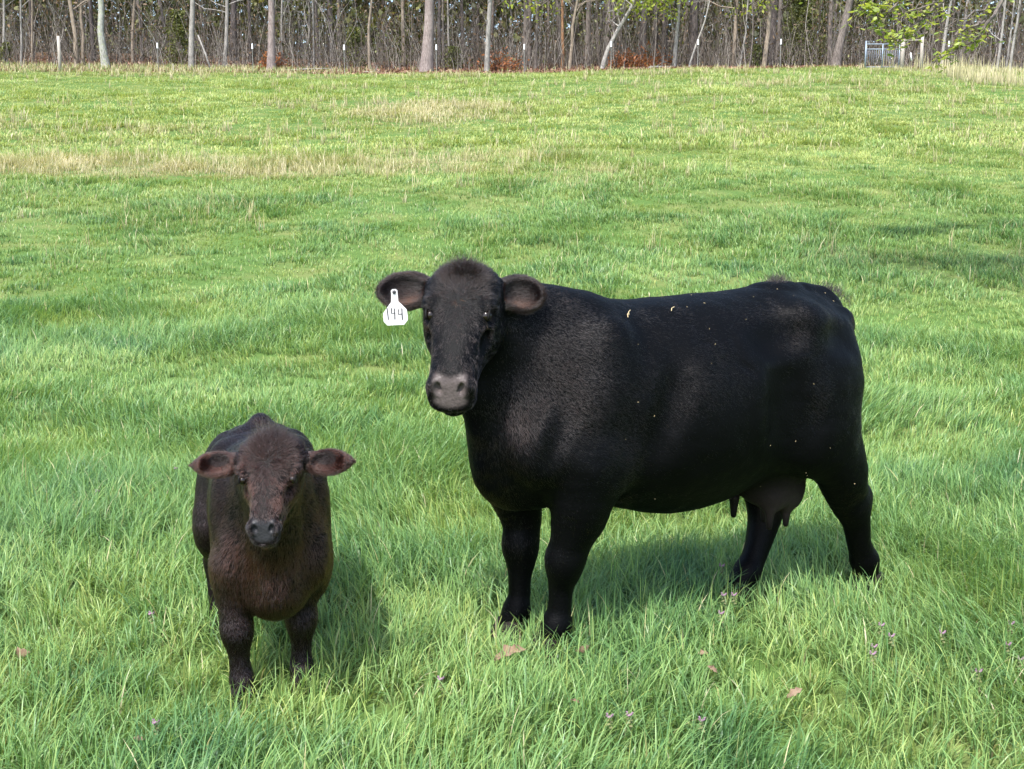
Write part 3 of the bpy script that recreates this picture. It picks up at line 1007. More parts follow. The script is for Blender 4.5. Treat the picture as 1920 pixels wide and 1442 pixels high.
def build_terrain():
    ys = np.r_[np.arange(-60, -2, 4), np.arange(-2, 14, .25), np.arange(14, 80, .8), np.arange(80, 140, 4), np.arange(140, 601, 30)]
    xs = np.r_[np.arange(-400, -60, 20), np.arange(-60, -10, 1.6), np.arange(-10, 10, .35), np.arange(10, 60, 1.6), np.arange(60, 401, 20)]
    X, Y = np.meshgrid(xs, ys)
    Z = ground_z(X.ravel(), Y.ravel()).reshape(X.shape)
    V = np.stack([X, Y, Z], -1).reshape(-1, 3)
    nx = len(xs)
    i, j = np.meshgrid(np.arange(len(ys) - 1), np.arange(nx - 1), indexing='ij')
    a = (i * nx + j).ravel()
    F = np.stack([a, a + 1, a + nx + 1, a + nx], 1)
    m, nt, bs, out = mat_new('field soil')
    g = N(nt, 'NewGeometry'); sp = N(nt, 'SeparateXYZ'); nt.links.new(g.outputs['Position'], sp.inputs[0])
    n1 = noise(nt, .9, 6, g.outputs['Position'], .65)
    n2 = noise(nt, 14, 5, g.outputs['Position'], .7)
    grn = mixc(nt, n2, (.045, .085, .020), (.11, .19, .045))
    grn = mixc(nt, ramp(nt, n1, [(.45, 0.), (.7, 1.)]), grn, (.16, .18, .06))
    lit = mixc(nt, ramp(nt, n2, [(.35, 0.), (.65, 1.)]), (.065, .040, .026), (.20, .125, .075))
    wob = N(nt, 'Math', operation='MULTIPLY_ADD'); nt.links.new(noise(nt, .35, 3, g.outputs['Position']), wob.inputs[0]); wob.inputs[1].default_value = 3.0; nt.links.new(sp.outputs[1], wob.inputs[2])
    mr = N(nt, 'MapRange'); nt.links.new(wob.outputs[0], mr.inputs[0]); mr.inputs[1].default_value = 63.6; mr.inputs[2].default_value = 64.3
    nt.links.new(mixc(nt, mr.outputs[0], grn, lit), bs.inputs['Base Color'])
    bs.inputs['Roughness'].default_value = .95
    bs.inputs['Specular IOR Level'].default_value = .1
    o = mesh_np('ground', V, F, m)
    tag(o, kind='structure')
    return o


def leaf_shader(name, col_nodes, trans=.35, rough=.45, spec=.4):
    """foliage: reflected + transmitted light; col_nodes(nt) returns the colour socket"""
    m, nt, bs, out = mat_new(name)
    c = col_nodes(nt)
    nt.links.new(c, bs.inputs['Base Color'])
    bs.inputs['Roughness'].default_value = rough
    bs.inputs['Specular IOR Level'].default_value = spec
    tr = N(nt, 'BsdfTranslucent')
    c2 = mixc(nt, 1.0, c, (1.25, 1.15, .45), 'MULTIPLY')
    nt.links.new(c2, tr.inputs[0])
    mx = N(nt, 'MixShader'); mx.inputs[0].default_value = trans
    nt.links.new(bs.outputs[0], mx.inputs[1]); nt.links.new(tr.outputs[0], mx.inputs[2])
    nt.links.new(mx.outputs[0], out.inputs[0])
    return m


def grass_cols(nt):
    at = N(nt, 'Attribute', attribute_name='gc'); sp = N(nt, 'SeparateXYZ'); nt.links.new(at.outputs['Vector'], sp.inputs[0])
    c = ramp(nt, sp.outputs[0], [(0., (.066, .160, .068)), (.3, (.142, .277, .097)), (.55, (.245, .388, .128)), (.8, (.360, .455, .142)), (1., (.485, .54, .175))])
    dry = ramp(nt, sp.outputs[1], [(.30, (.20, .26, .07)), (.55, (.50, .46, .22)), (1., (.68, .60, .42))])
    f = N(nt, 'MapRange'); nt.links.new(sp.outputs[1], f.inputs[0]); f.inputs[1].default_value = .25; f.inputs[2].default_value = .5
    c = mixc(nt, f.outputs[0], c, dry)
    return mixc(nt, 1.0, c, ramp(nt, sp.outputs[2], [(0., .30), (.45, .85), (1., 1.2)]), 'MULTIPLY')  # shaded gaps painted into the colour: blade feet darkened, tips lightened


def blades(px, py, hgt, wid, lean, az, gc, levels, r, pz=None):
    """grass blades as bent tapering ribbons (numpy)"""
    n = len(px)
    pz = ground_z(px, py) if pz is None else pz
    root = np.stack([px, py, pz - .01], 1)
    d = np.stack([np.cos(az), np.sin(az), np.zeros(n)], 1)
    side = np.stack([-np.sin(az), np.cos(az), np.zeros(n)], 1)
    tw = r.uniform(-.9, .9, n)
    side = side * np.cos(tw)[:, None] + d * np.sin(tw)[:, None]
    out, tt = [], []
    ts = np.linspace(0, 1, levels + 1)
    for k, t in enumerate(ts):
        # arc: starts up, tips over with lean
        a = lean * t
        up = hgt * (np.sin(np.minimum(lean, 3.0) * t) / np.maximum(lean, .05))
        fw = hgt * ((1 - np.cos(lean * t)) / np.maximum(lean, .05))
        c = root + np.c_[d[:, 0] * fw, d[:, 1] * fw, up]
        if k < levels:
            w = wid * (1 - .15 * (t == 0)) * (1 - t ** 2.2) * .5 + wid * .04
            out += [c - side * w[:, None], c + side * w[:, None]]; tt += [t, t]
        else:
            out.append(c); tt.append(t)
    nv = 2 * levels + 1
    V = np.stack(out, 1).reshape(-1, 3)
    b = (np.arange(n) * nv)[:, None]
    F4 = np.concatenate([b + np.array([2 * k, 2 * k + 1, 2 * k + 3, 2 * k + 2]) for k in range(levels - 1)]) if levels > 1 else np.zeros((0, 4), int)
    F3 = b + np.array([2 * levels - 2, 2 * levels - 1, 2 * levels])
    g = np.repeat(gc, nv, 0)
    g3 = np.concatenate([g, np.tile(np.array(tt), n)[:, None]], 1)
    return V, F4, F3, g3


def field_points(r, y0, y1, dens, margin=1.45):
    """random tuft roots inside the camera's wedge of the field (with a margin to both sides)"""
    A = .436 * margin * (y1 ** 2 - y0 ** 2) + 2 * .8 * (y1 - y0)
    n = int(A * dens)
    y = np.sqrt(r.uniform(y0 ** 2, y1 ** 2, n))
    x = r.uniform(-1, 1, n) * (.436 * margin * y + .8)
    return x, y


def grass_zone(r, y0, y1, tdens, per, h0, w0, levels, spread, far=0.0):
    tx, ty = field_points(r, y0, y1, tdens)
    P = np.stack([tx, ty], 1)
    big = vnoise(P, .33, 71, 3)
    clump = vnoise(P, 1.5, 72, 2)
    lush = np.clip(.5 + .9 * big + .55 * clump, 0, 1.3)
    keep = r.random(len(tx)) < np.clip(.45 + .7 * lush, .3, 1)
    tx, ty, big, clump, lush = [a[keep] for a in (tx, ty, big, clump, lush)]
    dry = dry_mask(tx, ty)
    n = len(tx)
    m = r.poisson(per, n)
    idx = np.repeat(np.arange(n), m)
    k = len(idx)
    az = r.uniform(0, 2 * PI, k)
    rr = spread * np.sqrt(r.random(k))
    px = tx[idx] + np.cos(az) * rr; py = ty[idx] + np.sin(az) * rr
    az = az + r.normal(0, .7, k)
    # a slow common lean gives the combed, matted look
    wx = vnoise(np.stack([px, py], 1), .8, 75, 2) * 1.5; wy = vnoise(np.stack([px, py], 1), .8, 76, 2) * 1.5
    ax = np.cos(az) + wx; ay = np.sin(az) + wy
    az = np.arctan2(ay, ax)
    L = lush[idx]
    h = h0 * (.45 + .92 * L) * r.uniform(.45, 1.25, k)
    lean = np.clip(r.normal(1.25, .65, k) + .5 * (L - .5), .12, 2.8)
    dryi = dry[idx]
    D = np.clip(dryi + r.normal(0, .16, k) - .12, 0, 1)
    D = np.where(r.random(k) < .012 + .02 * (ty[idx] > 14), r.uniform(.3, 1, k), D)
    hue = .50 - .19 * clump[idx] - .15 * (L - .5) + r.normal(0, .15, k) + far + .28 * np.clip((ty[idx] - 21) / 6, 0, 1)
    # a few cool blue-green tufts
    hue = hue - .22 * (vnoise(P[keep], 2.3, 79, 1)[idx] > .62)
    h = np.where((D > .45) & (ty[idx] > 14), h * (.9 + .9 * (r.random(k) < .25)), h)
    lean = np.where(D > .45, lean * .7, lean)
    w = w0 * r.uniform(.55, 1.4, k)
    # no blade grows inside a hoof
    return blades(px, py, h, w, lean, az, np.stack([np.clip(hue, 0, 1), D], 1), levels, r)


def build_grass():
    r = np.random.default_rng(101)
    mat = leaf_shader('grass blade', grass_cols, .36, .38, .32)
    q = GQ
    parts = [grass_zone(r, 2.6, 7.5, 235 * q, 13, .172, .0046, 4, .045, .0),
             grass_zone(r, 7.5, 14, 130 * q, 11, .165, .0064, 3, .06, .03),
             grass_zone(r, 14, 30, 46 * q, 11, .150, .011, 2, .12, .03)]
    sets = [('grass', parts, 'lush green pasture grass around the cattle')]
    parts2 = [grass_zone(r, 30, 48, 13 * q, 11, .15, .022, 2, .22, .16), grass_zone(r, 48, 62.5, 9 * q, 10, .15, .034, 1, .30, .16)]
    sets.append(('pasture_grass', parts2, 'yellowish green grass of the rising upper field'))
    for nm, ps, lab in sets:
        V, F4, F3, G = [], [], [], []
        b = 0
        for v, f4, f3, g in ps:
            V.append(v); F4.append(f4 + b); F3.append(f3 + b); G.append(g); b += len(v)
        o = mesh_np(nm, np.concatenate(V), [np.concatenate(F4).astype(np.int32), np.concatenate(F3).astype(np.int32)], mat, attrs={'gc': np.concatenate(G)})
        tag(o, lab, 'grass', kind='stuff')
        print(nm, len(o.data.vertices))
    # dead stalks: tan standing clumps in the upper field
    ps = []
    n = int(2000 * q)
    y = np.sqrt(r.uniform(17 ** 2, 61 ** 2, n * 3)); x = r.uniform(-1, 1, n * 3) * (.436 * 1.2 * y + .8)
    d = dry_mask(x, y); k = r.random(len(x)) < d ** 1.5 * .9 + .010
    x, y = x[k], y[k]
    idx = np.repeat(np.arange(len(x)), 7); kk = len(idx)
    px = x[idx] + r.normal(0, .05, kk); py = y[idx] + r.normal(0, .05, kk)
    v = blades(px, py, r.uniform(.15, .48, kk), .0035 + .00042 * py, r.uniform(.05, .9, kk), r.uniform(0, 6.28, kk), np.stack([np.full(kk, .5), r.uniform(.55, 1, kk)], 1), 2, r)
    o = mesh_np('dead_grass', v[0], [v[1].astype(np.int32), v[2].astype(np.int32)], mat, attrs={'gc': v[3]})
    tag(o, 'tan dead grass stalks standing in bands across the upper field', 'dead grass', kind='stuff')


GQ = 1.85

# ------------------------------------------------------------------ the wood beyond the field
def bark_material(name, c0, c1, lichen=None):
    m, nt, bs, out = mat_new(name)
    tc = N(nt, 'TexCoord'); mp = N(nt, 'Mapping'); mp.inputs['Scale'].default_value = (1, 1, .16)
    nt.links.new(tc.outputs['Object'], mp.inputs[0])
    n1 = noise(nt, 26, 6, mp.outputs[0], .7)
    n2 = noise(nt, 2.2, 4, tc.outputs['Object'], .6)
    c = ramp(nt, n1, [(.36, c0), (.64, c1)])
    c = mixc(nt, .7, c, ramp(nt, n2, [(.3, .62), (.7, 1.25)]), 'MULTIPLY')
    if lichen: c = mixc(nt, ramp(nt, noise(nt, 5.5, 4, tc.outputs['Object']), [(.52, 0.), (.62, .8)]), c, lichen)
    nt.links.new(c, bs.inputs['Base Color']); bs.inputs['Roughness'].default_value = .9; bs.inputs['Specular IOR Level'].default_value = .15
    bp = N(nt, 'Bump'); bp.inputs['Distance'].default_value = .02; nt.links.new(n1, bp.inputs['Height']); nt.links.new(bp.outputs[0], bs.inputs['Normal'])
    return m


def at_px(px, y):
    """world x of photo column px at depth y, for the far tree line"""
    return (px - 960) / 2200 * (y * .968)


def trunk_path(r, h, lean, bend, seg=12, pts=None):
    t = np.linspace(0, 1, seg)
    if pts is not None:
        q = np.array(pts, float)
        x = np.interp(t * h, q[:, 1], q[:, 0])
        k = t * h > q[-1, 1]
        sl = (q[-1, 0] - q[-2, 0]) / (q[-1, 1] - q[-2, 1])
        x[k] = q[-1, 0] + sl * (t[k] * h - q[-1, 1]) * .6
    else:
        x = lean * t * h + bend * np.sin(t * PI * 1.5)
    w = .02 * h
    return np.stack([x + np.cumsum(r.normal(0, .012, seg)) * .6, np.cumsum(r.normal(0, .02, seg)), t * h - .25], 1)


def twig(m, r, p, d, L, rad, depth, n=4):
    """recursive branch"""
    pts = [p]; k = 4
    q = np.array(p, float); d = np.array(d, float)
    for i in range(k):
        d = d + r.normal(0, .22, 3) + np.array([0, 0, .06]); d /= np.linalg.norm(d)
        q = q + d * L / k; pts.append(q.copy())
    m.tube(pts, np.linspace(rad, rad * .35, k + 1), n, False)
    if depth > 0:
        for j in range(r.integers(2, 4)):
            i = r.integers(1, k + 1)
            dd = d + r.normal(0, .7, 3); dd /= np.linalg.norm(dd)
            twig(m, r, pts[i], dd, L * r.uniform(.45, .7), rad * .5, depth - 1, 3)
    return pts


def make_tree(name, x, y, rad, h, bark, r, lean=0., bend=0., pts=None, flare=1.35, nb=9, low=.30, fork=False, leaf=None, leafspec=None, blen=1.0):
    z = float(ground_z(np.array([x]), np.array([y]))[0])
    root = empty(name, (x, y, z))
    P = trunk_path(r, h, lean, bend, 14, pts)
    t = np.linspace(0, 1, 14)
    rr = rad * ((1 - t) ** .75 * .8 + .12); rr[0] *= flare; rr[1] *= 1 + (flare - 1) * .25
    m = MB(); m.tube(P, rr, 9 if rad > .08 else 6, False)
    if fork:
        i = 4
        Q = P[i:].copy(); k = np.arange(len(Q)); Q[:, 0] -= k * .16 * h / 10; m.tube(Q, rr[i:] * .75, 7, False)
    m.build('trunk', bark, root, True)
    m = MB()
    tips = []
    for j in range(nb):
        t0 = r.uniform(low, .95)
        i = t0 * 13; i0 = int(i); p = P[i0] + (P[min(i0 + 1, 13)] - P[i0]) * (i - i0)
        a = r.uniform(0, 2 * PI)
        d = np.array([math.cos(a), math.sin(a), r.uniform(.2, 1.1)]); d /= np.linalg.norm(d)
        L = h * r.uniform(.10, .22) * (1.15 - t0) * 1.6 * blen
        tips += twig(m, r, p, d, L, np.interp(t0, t, rr) * .42, 2 if rad > .05 else 1)[2:]
    m.build('crown', bark, root, False)
    if leaf is not None:
        n, size, z0, z1 = leafspec
        T = np.array(tips)
        c = T[r.integers(0, len(T), n)] + r.normal(0, .35, (n, 3))
        k = (c[:, 2] > z0) & (c[:, 2] < z1)
        leaf_cloud('leaves', c[k], size, leaf, r, root)
    return root


def leaf_cloud(name, C, size, mat, r, parent=None, stretch=1.6):
    n = len(C)
    a = r.normal(size=(n, 3)); a /= np.linalg.norm(a, axis=1)[:, None]
    b = np.cross(a, r.normal(size=(n, 3))); b /= np.linalg.norm(b, axis=1)[:, None]
    s = (size * r.uniform(.5, 1.4, n))[:, None]
    V = np.stack([C - a * s * stretch * .5, C - b * s * .38 + a * s * .05, C + a * s * stretch * .5, C + b * s * .38], 1).reshape(-1, 3)
    F = np.arange(4 * n).reshape(n, 4)
    g = np.repeat(np.c_[r.random(n), r.random(n), np.zeros(n)], 4, 0)
    return mesh_np(name, V, F, mat, parent, True, attrs={'gc': g})


def leaf_mat(name, stops, trans=.4):
    def f(nt):
        at = N(nt, 'Attribute', attribute_name='gc'); sp = N(nt, 'SeparateXYZ'); nt.links.new(at.outputs['Vector'], sp.inputs[0])
        return ramp(nt, sp.outputs[0], stops)
    return leaf_shader(name, f, trans, .5, .35)


def sticks(name, r, n, xr, yr, hr, rad, mat, upright=.25, base=None, seg=4, foot=0.0):
    """many thin bare stems as one mesh of 3-sided tubes (numpy)"""
    y = r.uniform(*yr, n); x = r.uniform(-1, 1, n) * (.56 * y + 4) if xr is None else r.uniform(*xr, n)
    if base is not None: x, y = base; n = len(x)
    z = ground_z(x, y) + foot * r.random(n)
    h = r.uniform(*hr, n) * r.uniform(.4, 1, n)
    d = np.stack([r.normal(0, upright, n), r.normal(0, upright, n), np.ones(n)], 1); d /= np.linalg.norm(d, axis=1)[:, None]
    cv = np.stack([r.normal(0, .35, n), r.normal(0, .35, n), r.normal(-.15, .2, n)], 1)
    t = np.linspace(0, 1, seg)
    P = np.stack([x, y, z], 1)[:, None] + d[:, None] * (h[:, None, None] * t[None, :, None]) + cv[:, None] * (h[:, None, None] * .5 * (t ** 2)[None, :, None]) + r.normal(0, .02, (n, seg, 3)) * h[:, None, None]
    rd = r.uniform(*rad, n)[:, None] * (1 - .6 * t)[None]
    ang = np.array([0, 2.094, 4.189]) + .3
    off = np.stack([np.cos(ang), np.sin(ang), 0 * ang], 1)
    V = (P[:, :, None] + off[None, None] * rd[:, :, None, None]).reshape(-1, 3)
    b = (np.arange(n) * seg * 3)[:, None]
    F = np.concatenate([b + np.array([k * 3 + j, k * 3 + (j + 1) % 3, (k + 1) * 3 + (j + 1) % 3, (k + 1) * 3 + j]) for k in range(seg - 1) for j in range(3)])
    g = np.repeat(np.c_[r.random(n), r.random(n), np.zeros(n)], seg * 3, 0)
    return mesh_np(name, V, F, mat, None, True, attrs={'gc': g}), P[:, -1], P


def build_woods():
    r = np.random.default_rng(55)
    B = {
        'tan': bark_material('tan bark', (.15, .115, .085), (.36, .30, .235)),
        'grey': bark_material('pale grey bark', (.17, .155, .14), (.40, .375, .34)),
        'lichen': bark_material('lichened bark', (.19, .19, .16), (.46, .46, .41), (.30, .33, .20)),
        'mid': bark_material('grey brown bark', (.085, .070, .062), (.24, .205, .18)),
        'dark': bark_material('dark grey bark', (.045, .038, .036), (.135, .115, .108)),
        'rose': bark_material('rosy grey bark', (.15, .115, .105), (.34, .285, .265)),
        'orange': bark_material('peeling orange bark', (.17, .085, .045), (.42, .25, .14)),
    }
    young = leaf_mat('fresh spring leaves', [(0., (.16, .24, .03)), (.5, (.30, .38, .05)), (1., (.44, .48, .10))], .5)
    # (photo column of the foot, depth, width px, height m, top columns -> [(dx px, dz px)...], bark, label)
    T = [
        (5, 66, 5, 11, [(0, 0), (9, 120)], 'grey', 'thin grey sapling at the far left end of the tree line'),
        (36, 65, 4, 9, [(0, 0), (5, 60), (8, 120)], 'grey', 'slim pale sapling just right of the leftmost sapling'),
        (58, 66, 4, 10, [(0, 0), (8, 120)], 'tan', 'slim tan sapling between the pale sapling and the wooden fence post'),
        (141, 65, 8, 12, [(0, 0), (3, 50), (-4, 118)], 'tan', 'wavy tan trunk right of the wooden fence post'),
        (153, 66, 6, 12, [(0, 0), (4, 60), (1, 90), (5, 118)], 'tan', 'thinner tan trunk close beside the wavy tan trunk'),
        (198, 64.5, 12, 14, [(0, 0), (-8, 60), (-3, 90), (-3, 122)], 'lichen', 'pale greenish lichened trunk, brightest on the left'),
        (248, 68, 6, 12, [(0, 0), (2, 55), (10, 120)], 'tan', 'tan leaning trunk right of the lichened trunk'),
        (266, 69, 5, 12, [(0, 0), (-2, 120)], 'mid', 'thin brown trunk behind the tan leaning trunk'),
        (357, 64.5, 10, 14, [(0, 0), (3, 60), (8, 120)], 'grey', 'pale grey trunk with a broken pole leaning beside it'),
        (419, 66, 7, 13, [(0, 0), (6, 60), (9, 120)], 'grey', 'light grey trunk left of a dark one, near the second white capped post'),
        (438, 72, 12, 14, [(0, 0), (5, 120)], 'dark', 'dark trunk behind the light grey trunk'),
        (507, 64, 13, 15, [(0, 0), (3, 60), (5, 130)], 'rose', 'stout pinkish grey trunk with a flared foot on the left half'),
        (588, 67, 4, 10, [(0, 0), (1, 120)], 'grey', 'straight thin pale sapling right of the stout pinkish trunk'),
        (621, 74, 12, 14, [(0, 0), (-2, 120)], 'dark', 'dark rough trunk behind the third white capped post'),
        (636, 76, 9, 14, [(0, 0), (2, 120)], 'mid', 'brown trunk just right of the dark rough trunk'),
        (692, 66, 5, 11, [(0, 0), (-1, 70), (8, 130)], 'tan', 'thin tan trunk left of the thickest trunk'),
        (798, 63.8, 19, 17, [(0, 0), (6, 60), (9, 130)], 'rose', 'thickest trunk in the tree line, pinkish grey with a wide foot'),
        (831, 67, 4, 10, [(0, 0), (0, 120)], 'mid', 'thin stem right of the thickest trunk'),
        (842, 69, 4, 10, [(0, 0), (-2, 120)], 'grey', 'second thin stem right of the thickest trunk'),
        (868, 73, 7, 12, [(0, 0), (-3, 120)], 'dark', 'dark trunk between the thickest trunk and the smooth pale one'),
        (912, 64, 9, 14, [(0, 0), (2, 50), (7, 133)], 'grey', 'smooth pale trunk curving up right of the thickest trunk'),
        (984, 67, 8, 13, [(0, 0), (2, 120)], 'mid', 'grey trunk straight behind a white capped post in the middle'),
        (1003, 66, 6, 11, [(0, 0), (4, 60), (4, 120)], 'mid', 'brown stem right of the grey trunk in the middle'),
        (1055, 68, 6, 12, [(0, 0), (-1, 120)], 'orange', 'orange brown trunk in the middle of the tree line'),
        (1067, 65, 6, 11, [(0, 0), (6, 40), (5, 70), (16, 130)], 'tan', 'crooked tan stem right of the orange brown trunk'),
        (1101, 68, 10, 14, [(0, 0), (2, 120)], 'mid', 'upright brown trunk left of the slanting pale trunk'),
        (1127, 64, 8, 9, [(0, 0), (18, 50), (55, 112)], 'grey', 'slanting pale trunk leaning strongly to the right'),
        (1138, 70, 10, 14, [(0, 0), (3, 120)], 'mid', 'greyish trunk crossed by the slanting pale trunk'),
        (1149, 72, 8, 13, [(0, 0), (2, 120)], 'mid', 'thinner grey brown trunk behind the slanting pale trunk'),
        (1203, 69, 13, 15, [(0, 0), (6, 120)], 'dark', 'broad dusky trunk above the orange brush'),
        (1229, 71, 9, 14, [(0, 0), (1, 120)], 'dark', 'narrow blackish trunk right of the broad dusky trunk'),
        (1265, 64.5, 7, 13, [(0, 0), (8, 120)], 'grey', 'light trunk right of the orange brush'),
        (1292, 64, 4, 7, [(0, 0), (12, 40), (26, 80)], 'grey', 'thin pale pole leaning right beside a white capped post'),
        (1301, 69, 13, 14, [(0, 0), (2, 120)], 'dark', 'thick dark trunk behind the leaning pole'),
        (1376, 67, 7, 13, [(0, 0), (3, 120)], 'tan', 'tan trunk above brush, right of the thick dark trunk'),
        (1387, 66, 4, 9, [(0, 0), (10, 60), (12, 120)], 'grey', 'thin curved pale stem beside the tan trunk'),
        (1433, 64.5, 8, 13, [(0, 0), (5, 60), (8, 120)], 'tan', 'tan trunk left of a blackish trunk near the last white capped post of the row'),
        (1448, 70, 13, 14, [(0, 0), (3, 120)], 'dark', 'blackish trunk right of the tan trunk'),
        (1568, 64.5, 14, 13, [(0, 0), (4, 30), (12, 70), (22, 120)], 'mid', 'curving brown forked trunk left of the metal gate'),
        (1558, 68, 9, 13, [(0, 0), (-2, 120)], 'mid', 'brown trunk behind the curving forked trunk'),
        (1766, 64, 6, 10, [(0, 0), (4, 60), (12, 125)], 'grey', 'slender pale tree right of the wooden gate posts'),
        (1872, 63, 5, 8, [(0, 0), (5, 60), (8, 130)], 'grey', 'thin pale tree above the tall dry weeds on the right'),
        (1895, 62.5, 5, 9, [(0, 0), (6, 70), (13, 140)], 'grey', 'second thin pale tree above the dry weeds, leaning right'),
        (1889, 65, 4, 9, [(0, 0), (8, 120)], 'grey', 'faint thin tree between the two pale trees on the right'),
    ]
    for px, y, w, h, pts, bk, lab in T:
        s = y / 2200
        pp = [(a * s, b * s + .25) for a, b in pts]
        o = make_tree('tree', at_px(px, y), y, w * s * .5 * 1.15, h, B[bk], r, pts=pp, fork=(px == 1568), flare=1.5 if w > 11 else 1.2, nb=10 if w > 5 else 7, low=.22 if w < 9 else .3)
        tag(o, lab, 'tree', 'trees along the edge of the wood')
    # a broken pole leaning beside the pale trunk
    m = MB(); s = 64 / 2200
    z = float(ground_z(np.array([at_px(395, 64)]), np.array([64.]))[0])
    m.tube([(0, 0, -.1), (-11 * s, .1, 30 * s), (-25 * s, .3, 64 * s)], [.06, .05, .035], 7)
    o = m.build('broken_pole', B['grey'], None, True); o.location = (at_px(395, 64), 64, z)
    tag(o, 'broken dead pole leaning against the pale grey trunk', 'dead tree')
    # fallen logs and branches
    for px, y, L, a, rad in ((1240, 63.6, 1.3, .05, .06), (712, 63.5, 1.6, -.15, .045), (575, 64.2, 2.6, .1, .05)):
        m = MB(); x = at_px(px, y); z = float(ground_z(np.array([x]), np.array([y]))[0])
        P = [(-L / 2, 0, .05), (0, .1, .10 + a * .3), (L / 2, .2, .08 + a)]
        m.tube(P, [rad, rad * .8, rad * .4], 7)
        for k in range(3): twig(m, r, np.array(P[1]) + (r.uniform(-.4, .4), 0, 0), _n((r.normal(), r.normal() * .3, .7)), .5, rad * .35, 1)
        o = m.build('fallen_branch', B['grey'], None, True); o.location = (x, y, z)
        lab = {1240: 'pale fallen branch lying below the orange brush', 712: 'thin fallen branch on the leaf litter left of the thickest trunk', 575: 'long fallen branch right of the stout pinkish trunk'}[px]
        tag(o, lab, 'fallen branch', 'fallen branches at the edge of the wood')
    # the crowd of trunks deeper in the wood: prototypes copied
    protos = []
    for k in range(10):
        bk = ['mid', 'dark', 'mid', 'tan', 'dark', 'grey', 'mid', 'rose', 'dark', 'mid'][k]
        protos.append(make_tree('woodland_tree', 0, 80, r.uniform(.06, .15), r.uniform(11, 15), B[bk], r, lean=r.normal(0, .03), bend=r.normal(0, .12), nb=8, low=.18, flare=1.2))
    lab_bg = 'bare thin trunk crowded deep inside the wood behind the fence'
    n = 230
    ys = r.uniform(68, 104, n); xs = r.uniform(-1, 1, n) * (.54 * ys + 3)
    zz = ground_z(xs, ys)
    for i in range(n):
        o = protos[i % 10]
        kids = o.children if i < 10 else list(protos[i % 10].children)
        if i >= 10:
            c = o.copy(); COL.objects.link(c)
            for ch in kids:
                d = ch.copy(); COL.objects.link(d); d.parent = c
            o = c
        s = r.uniform(.55, 1.25)
        o.location = (xs[i], ys[i], zz[i]); o.rotation_euler = (r.normal(0, .03), r.normal(0, .04), r.uniform(0, 6.28)); o.scale = (s, s, r.uniform(.9, 1.15))
        tag(o, lab_bg, 'tree', 'trunks deep in the wood')
    # low young trees in fresh leaf whose crowns hang into the top of the picture
    for px, y, h, dx, lab, n, zlo in ((1225, 63.0, 6.5, 0, 'young tree with a low yellow green crown over the middle right of the wood', 1700, 2.45),
                                (985, 64.0, 6.0, 0, 'small young tree with sparse yellow green leaves near the centre', 420, 2.6),
                                (1405, 64.0, 6.2, 0, 'small young tree with few yellow green leaves right of the thick dark trunk', 460, 2.8),
                                (1170, 64.5, 6.3, 0, 'young tree with yellow green leaves left of the low crowned one', 600, 2.6)):
        x = at_px(px, y)
        o = make_tree('young_tree', x, y, .045, h, B['mid'], r, lean=.01, bend=.1, nb=30, low=.36, leaf=young, leafspec=(n, .14, zlo, 9), blen=1.5)
        tag(o, lab, 'tree', 'young trees in fresh leaf')
    # thicket of bare stems, brambles and leaves
    def stem_cols(nt):
        at = N(nt, 'Attribute', attribute_name='gc'); sp = N(nt, 'SeparateXYZ'); nt.links.new(at.outputs['Vector'], sp.inputs[0])
        return ramp(nt, sp.outputs[0], [(0., (.055, .045, .037)), (.45, (.16, .135, .11)), (.8, (.30, .265, .225)), (1., (.48, .44, .39))])
    m, nt, bs, out = mat_new('bare stems'); nt.links.new(stem_cols(nt), bs.inputs['Base Color']); bs.inputs['Roughness'].default_value = .9; bs.inputs['Specular IOR Level'].default_value = .1
    o, tip, P1 = sticks('thicket', r, 12000, None, (64.5, 92), (.8, 6.5), (.006, .022), m, .16, seg=5)
    tag(o, 'tangled bare stems and saplings filling the wood between the trunks', 'thicket', kind='stuff')
    o, tip2, _ = sticks('brambles', r, 6000, None, (63.8, 74), (.5, 2.2), (.004, .010), m, .75, seg=5, foot=.8)
    tag(o, 'low arching brown brambles along the foot of the wood', 'brambles', kind='stuff')
    o, tip3, _ = sticks('crooked_saplings', r, 420, None, (64.5, 74), (2.5, 8), (.018, .034), m, .12, seg=7)
    tag(o, 'crooked thin saplings scattered through the front of the wood', 'saplings', kind='stuff')
    # evergreen and olive foliage masses behind
    olive = leaf_mat('olive foliage', [(0., (.032, .042, .014)), (.5, (.085, .098, .032)), (.85, (.15, .16, .055)), (1., (.25, .25, .09))], .3)
    brown = leaf_mat('clinging brown leaves', [(0., (.06, .045, .032)), (.6, (.16, .115, .08)), (1., (.30, .20, .12))], .3)
    rust = leaf_mat('rusty leaves', [(0., (.14, .055, .025)), (1., (.42, .17, .07))], .4)
    n = 185000
    y = r.uniform(74, 112, n); x = r.uniform(-1, 1, n) * (.56 * y + 4)
    z = r.uniform(0, 1, n) ** 1.1 * 17
    nz = vnoise(np.stack([x, y, z], 1), .30, 91, 2)
    k = nz > -.18 - .9 * (y > 94)
    C = np.stack([x, y, z + ground_z(x, y)], 1)[k]
    o = leaf_cloud('evergreen_foliage', C, .36, olive, r)
    tag(o, 'dense olive evergreen foliage deep in the wood', 'foliage', kind='stuff')
    n = 60000
    y = r.uniform(67, 84, n); x = r.uniform(-1, 1, n) * (.56 * y + 4); z = r.uniform(0, 1, n) ** 1.2 * 6
    k = vnoise(np.stack([x, y * .5, z * .8], 1), .42, 97, 2) > .16
    o = leaf_cloud('understorey_foliage', np.stack([x, y, z + ground_z(x, y)], 1)[k], .13, olive, r)
    tag(o, 'patches of olive green leaves low between the trunks', 'foliage', kind='stuff')
    n = 90000
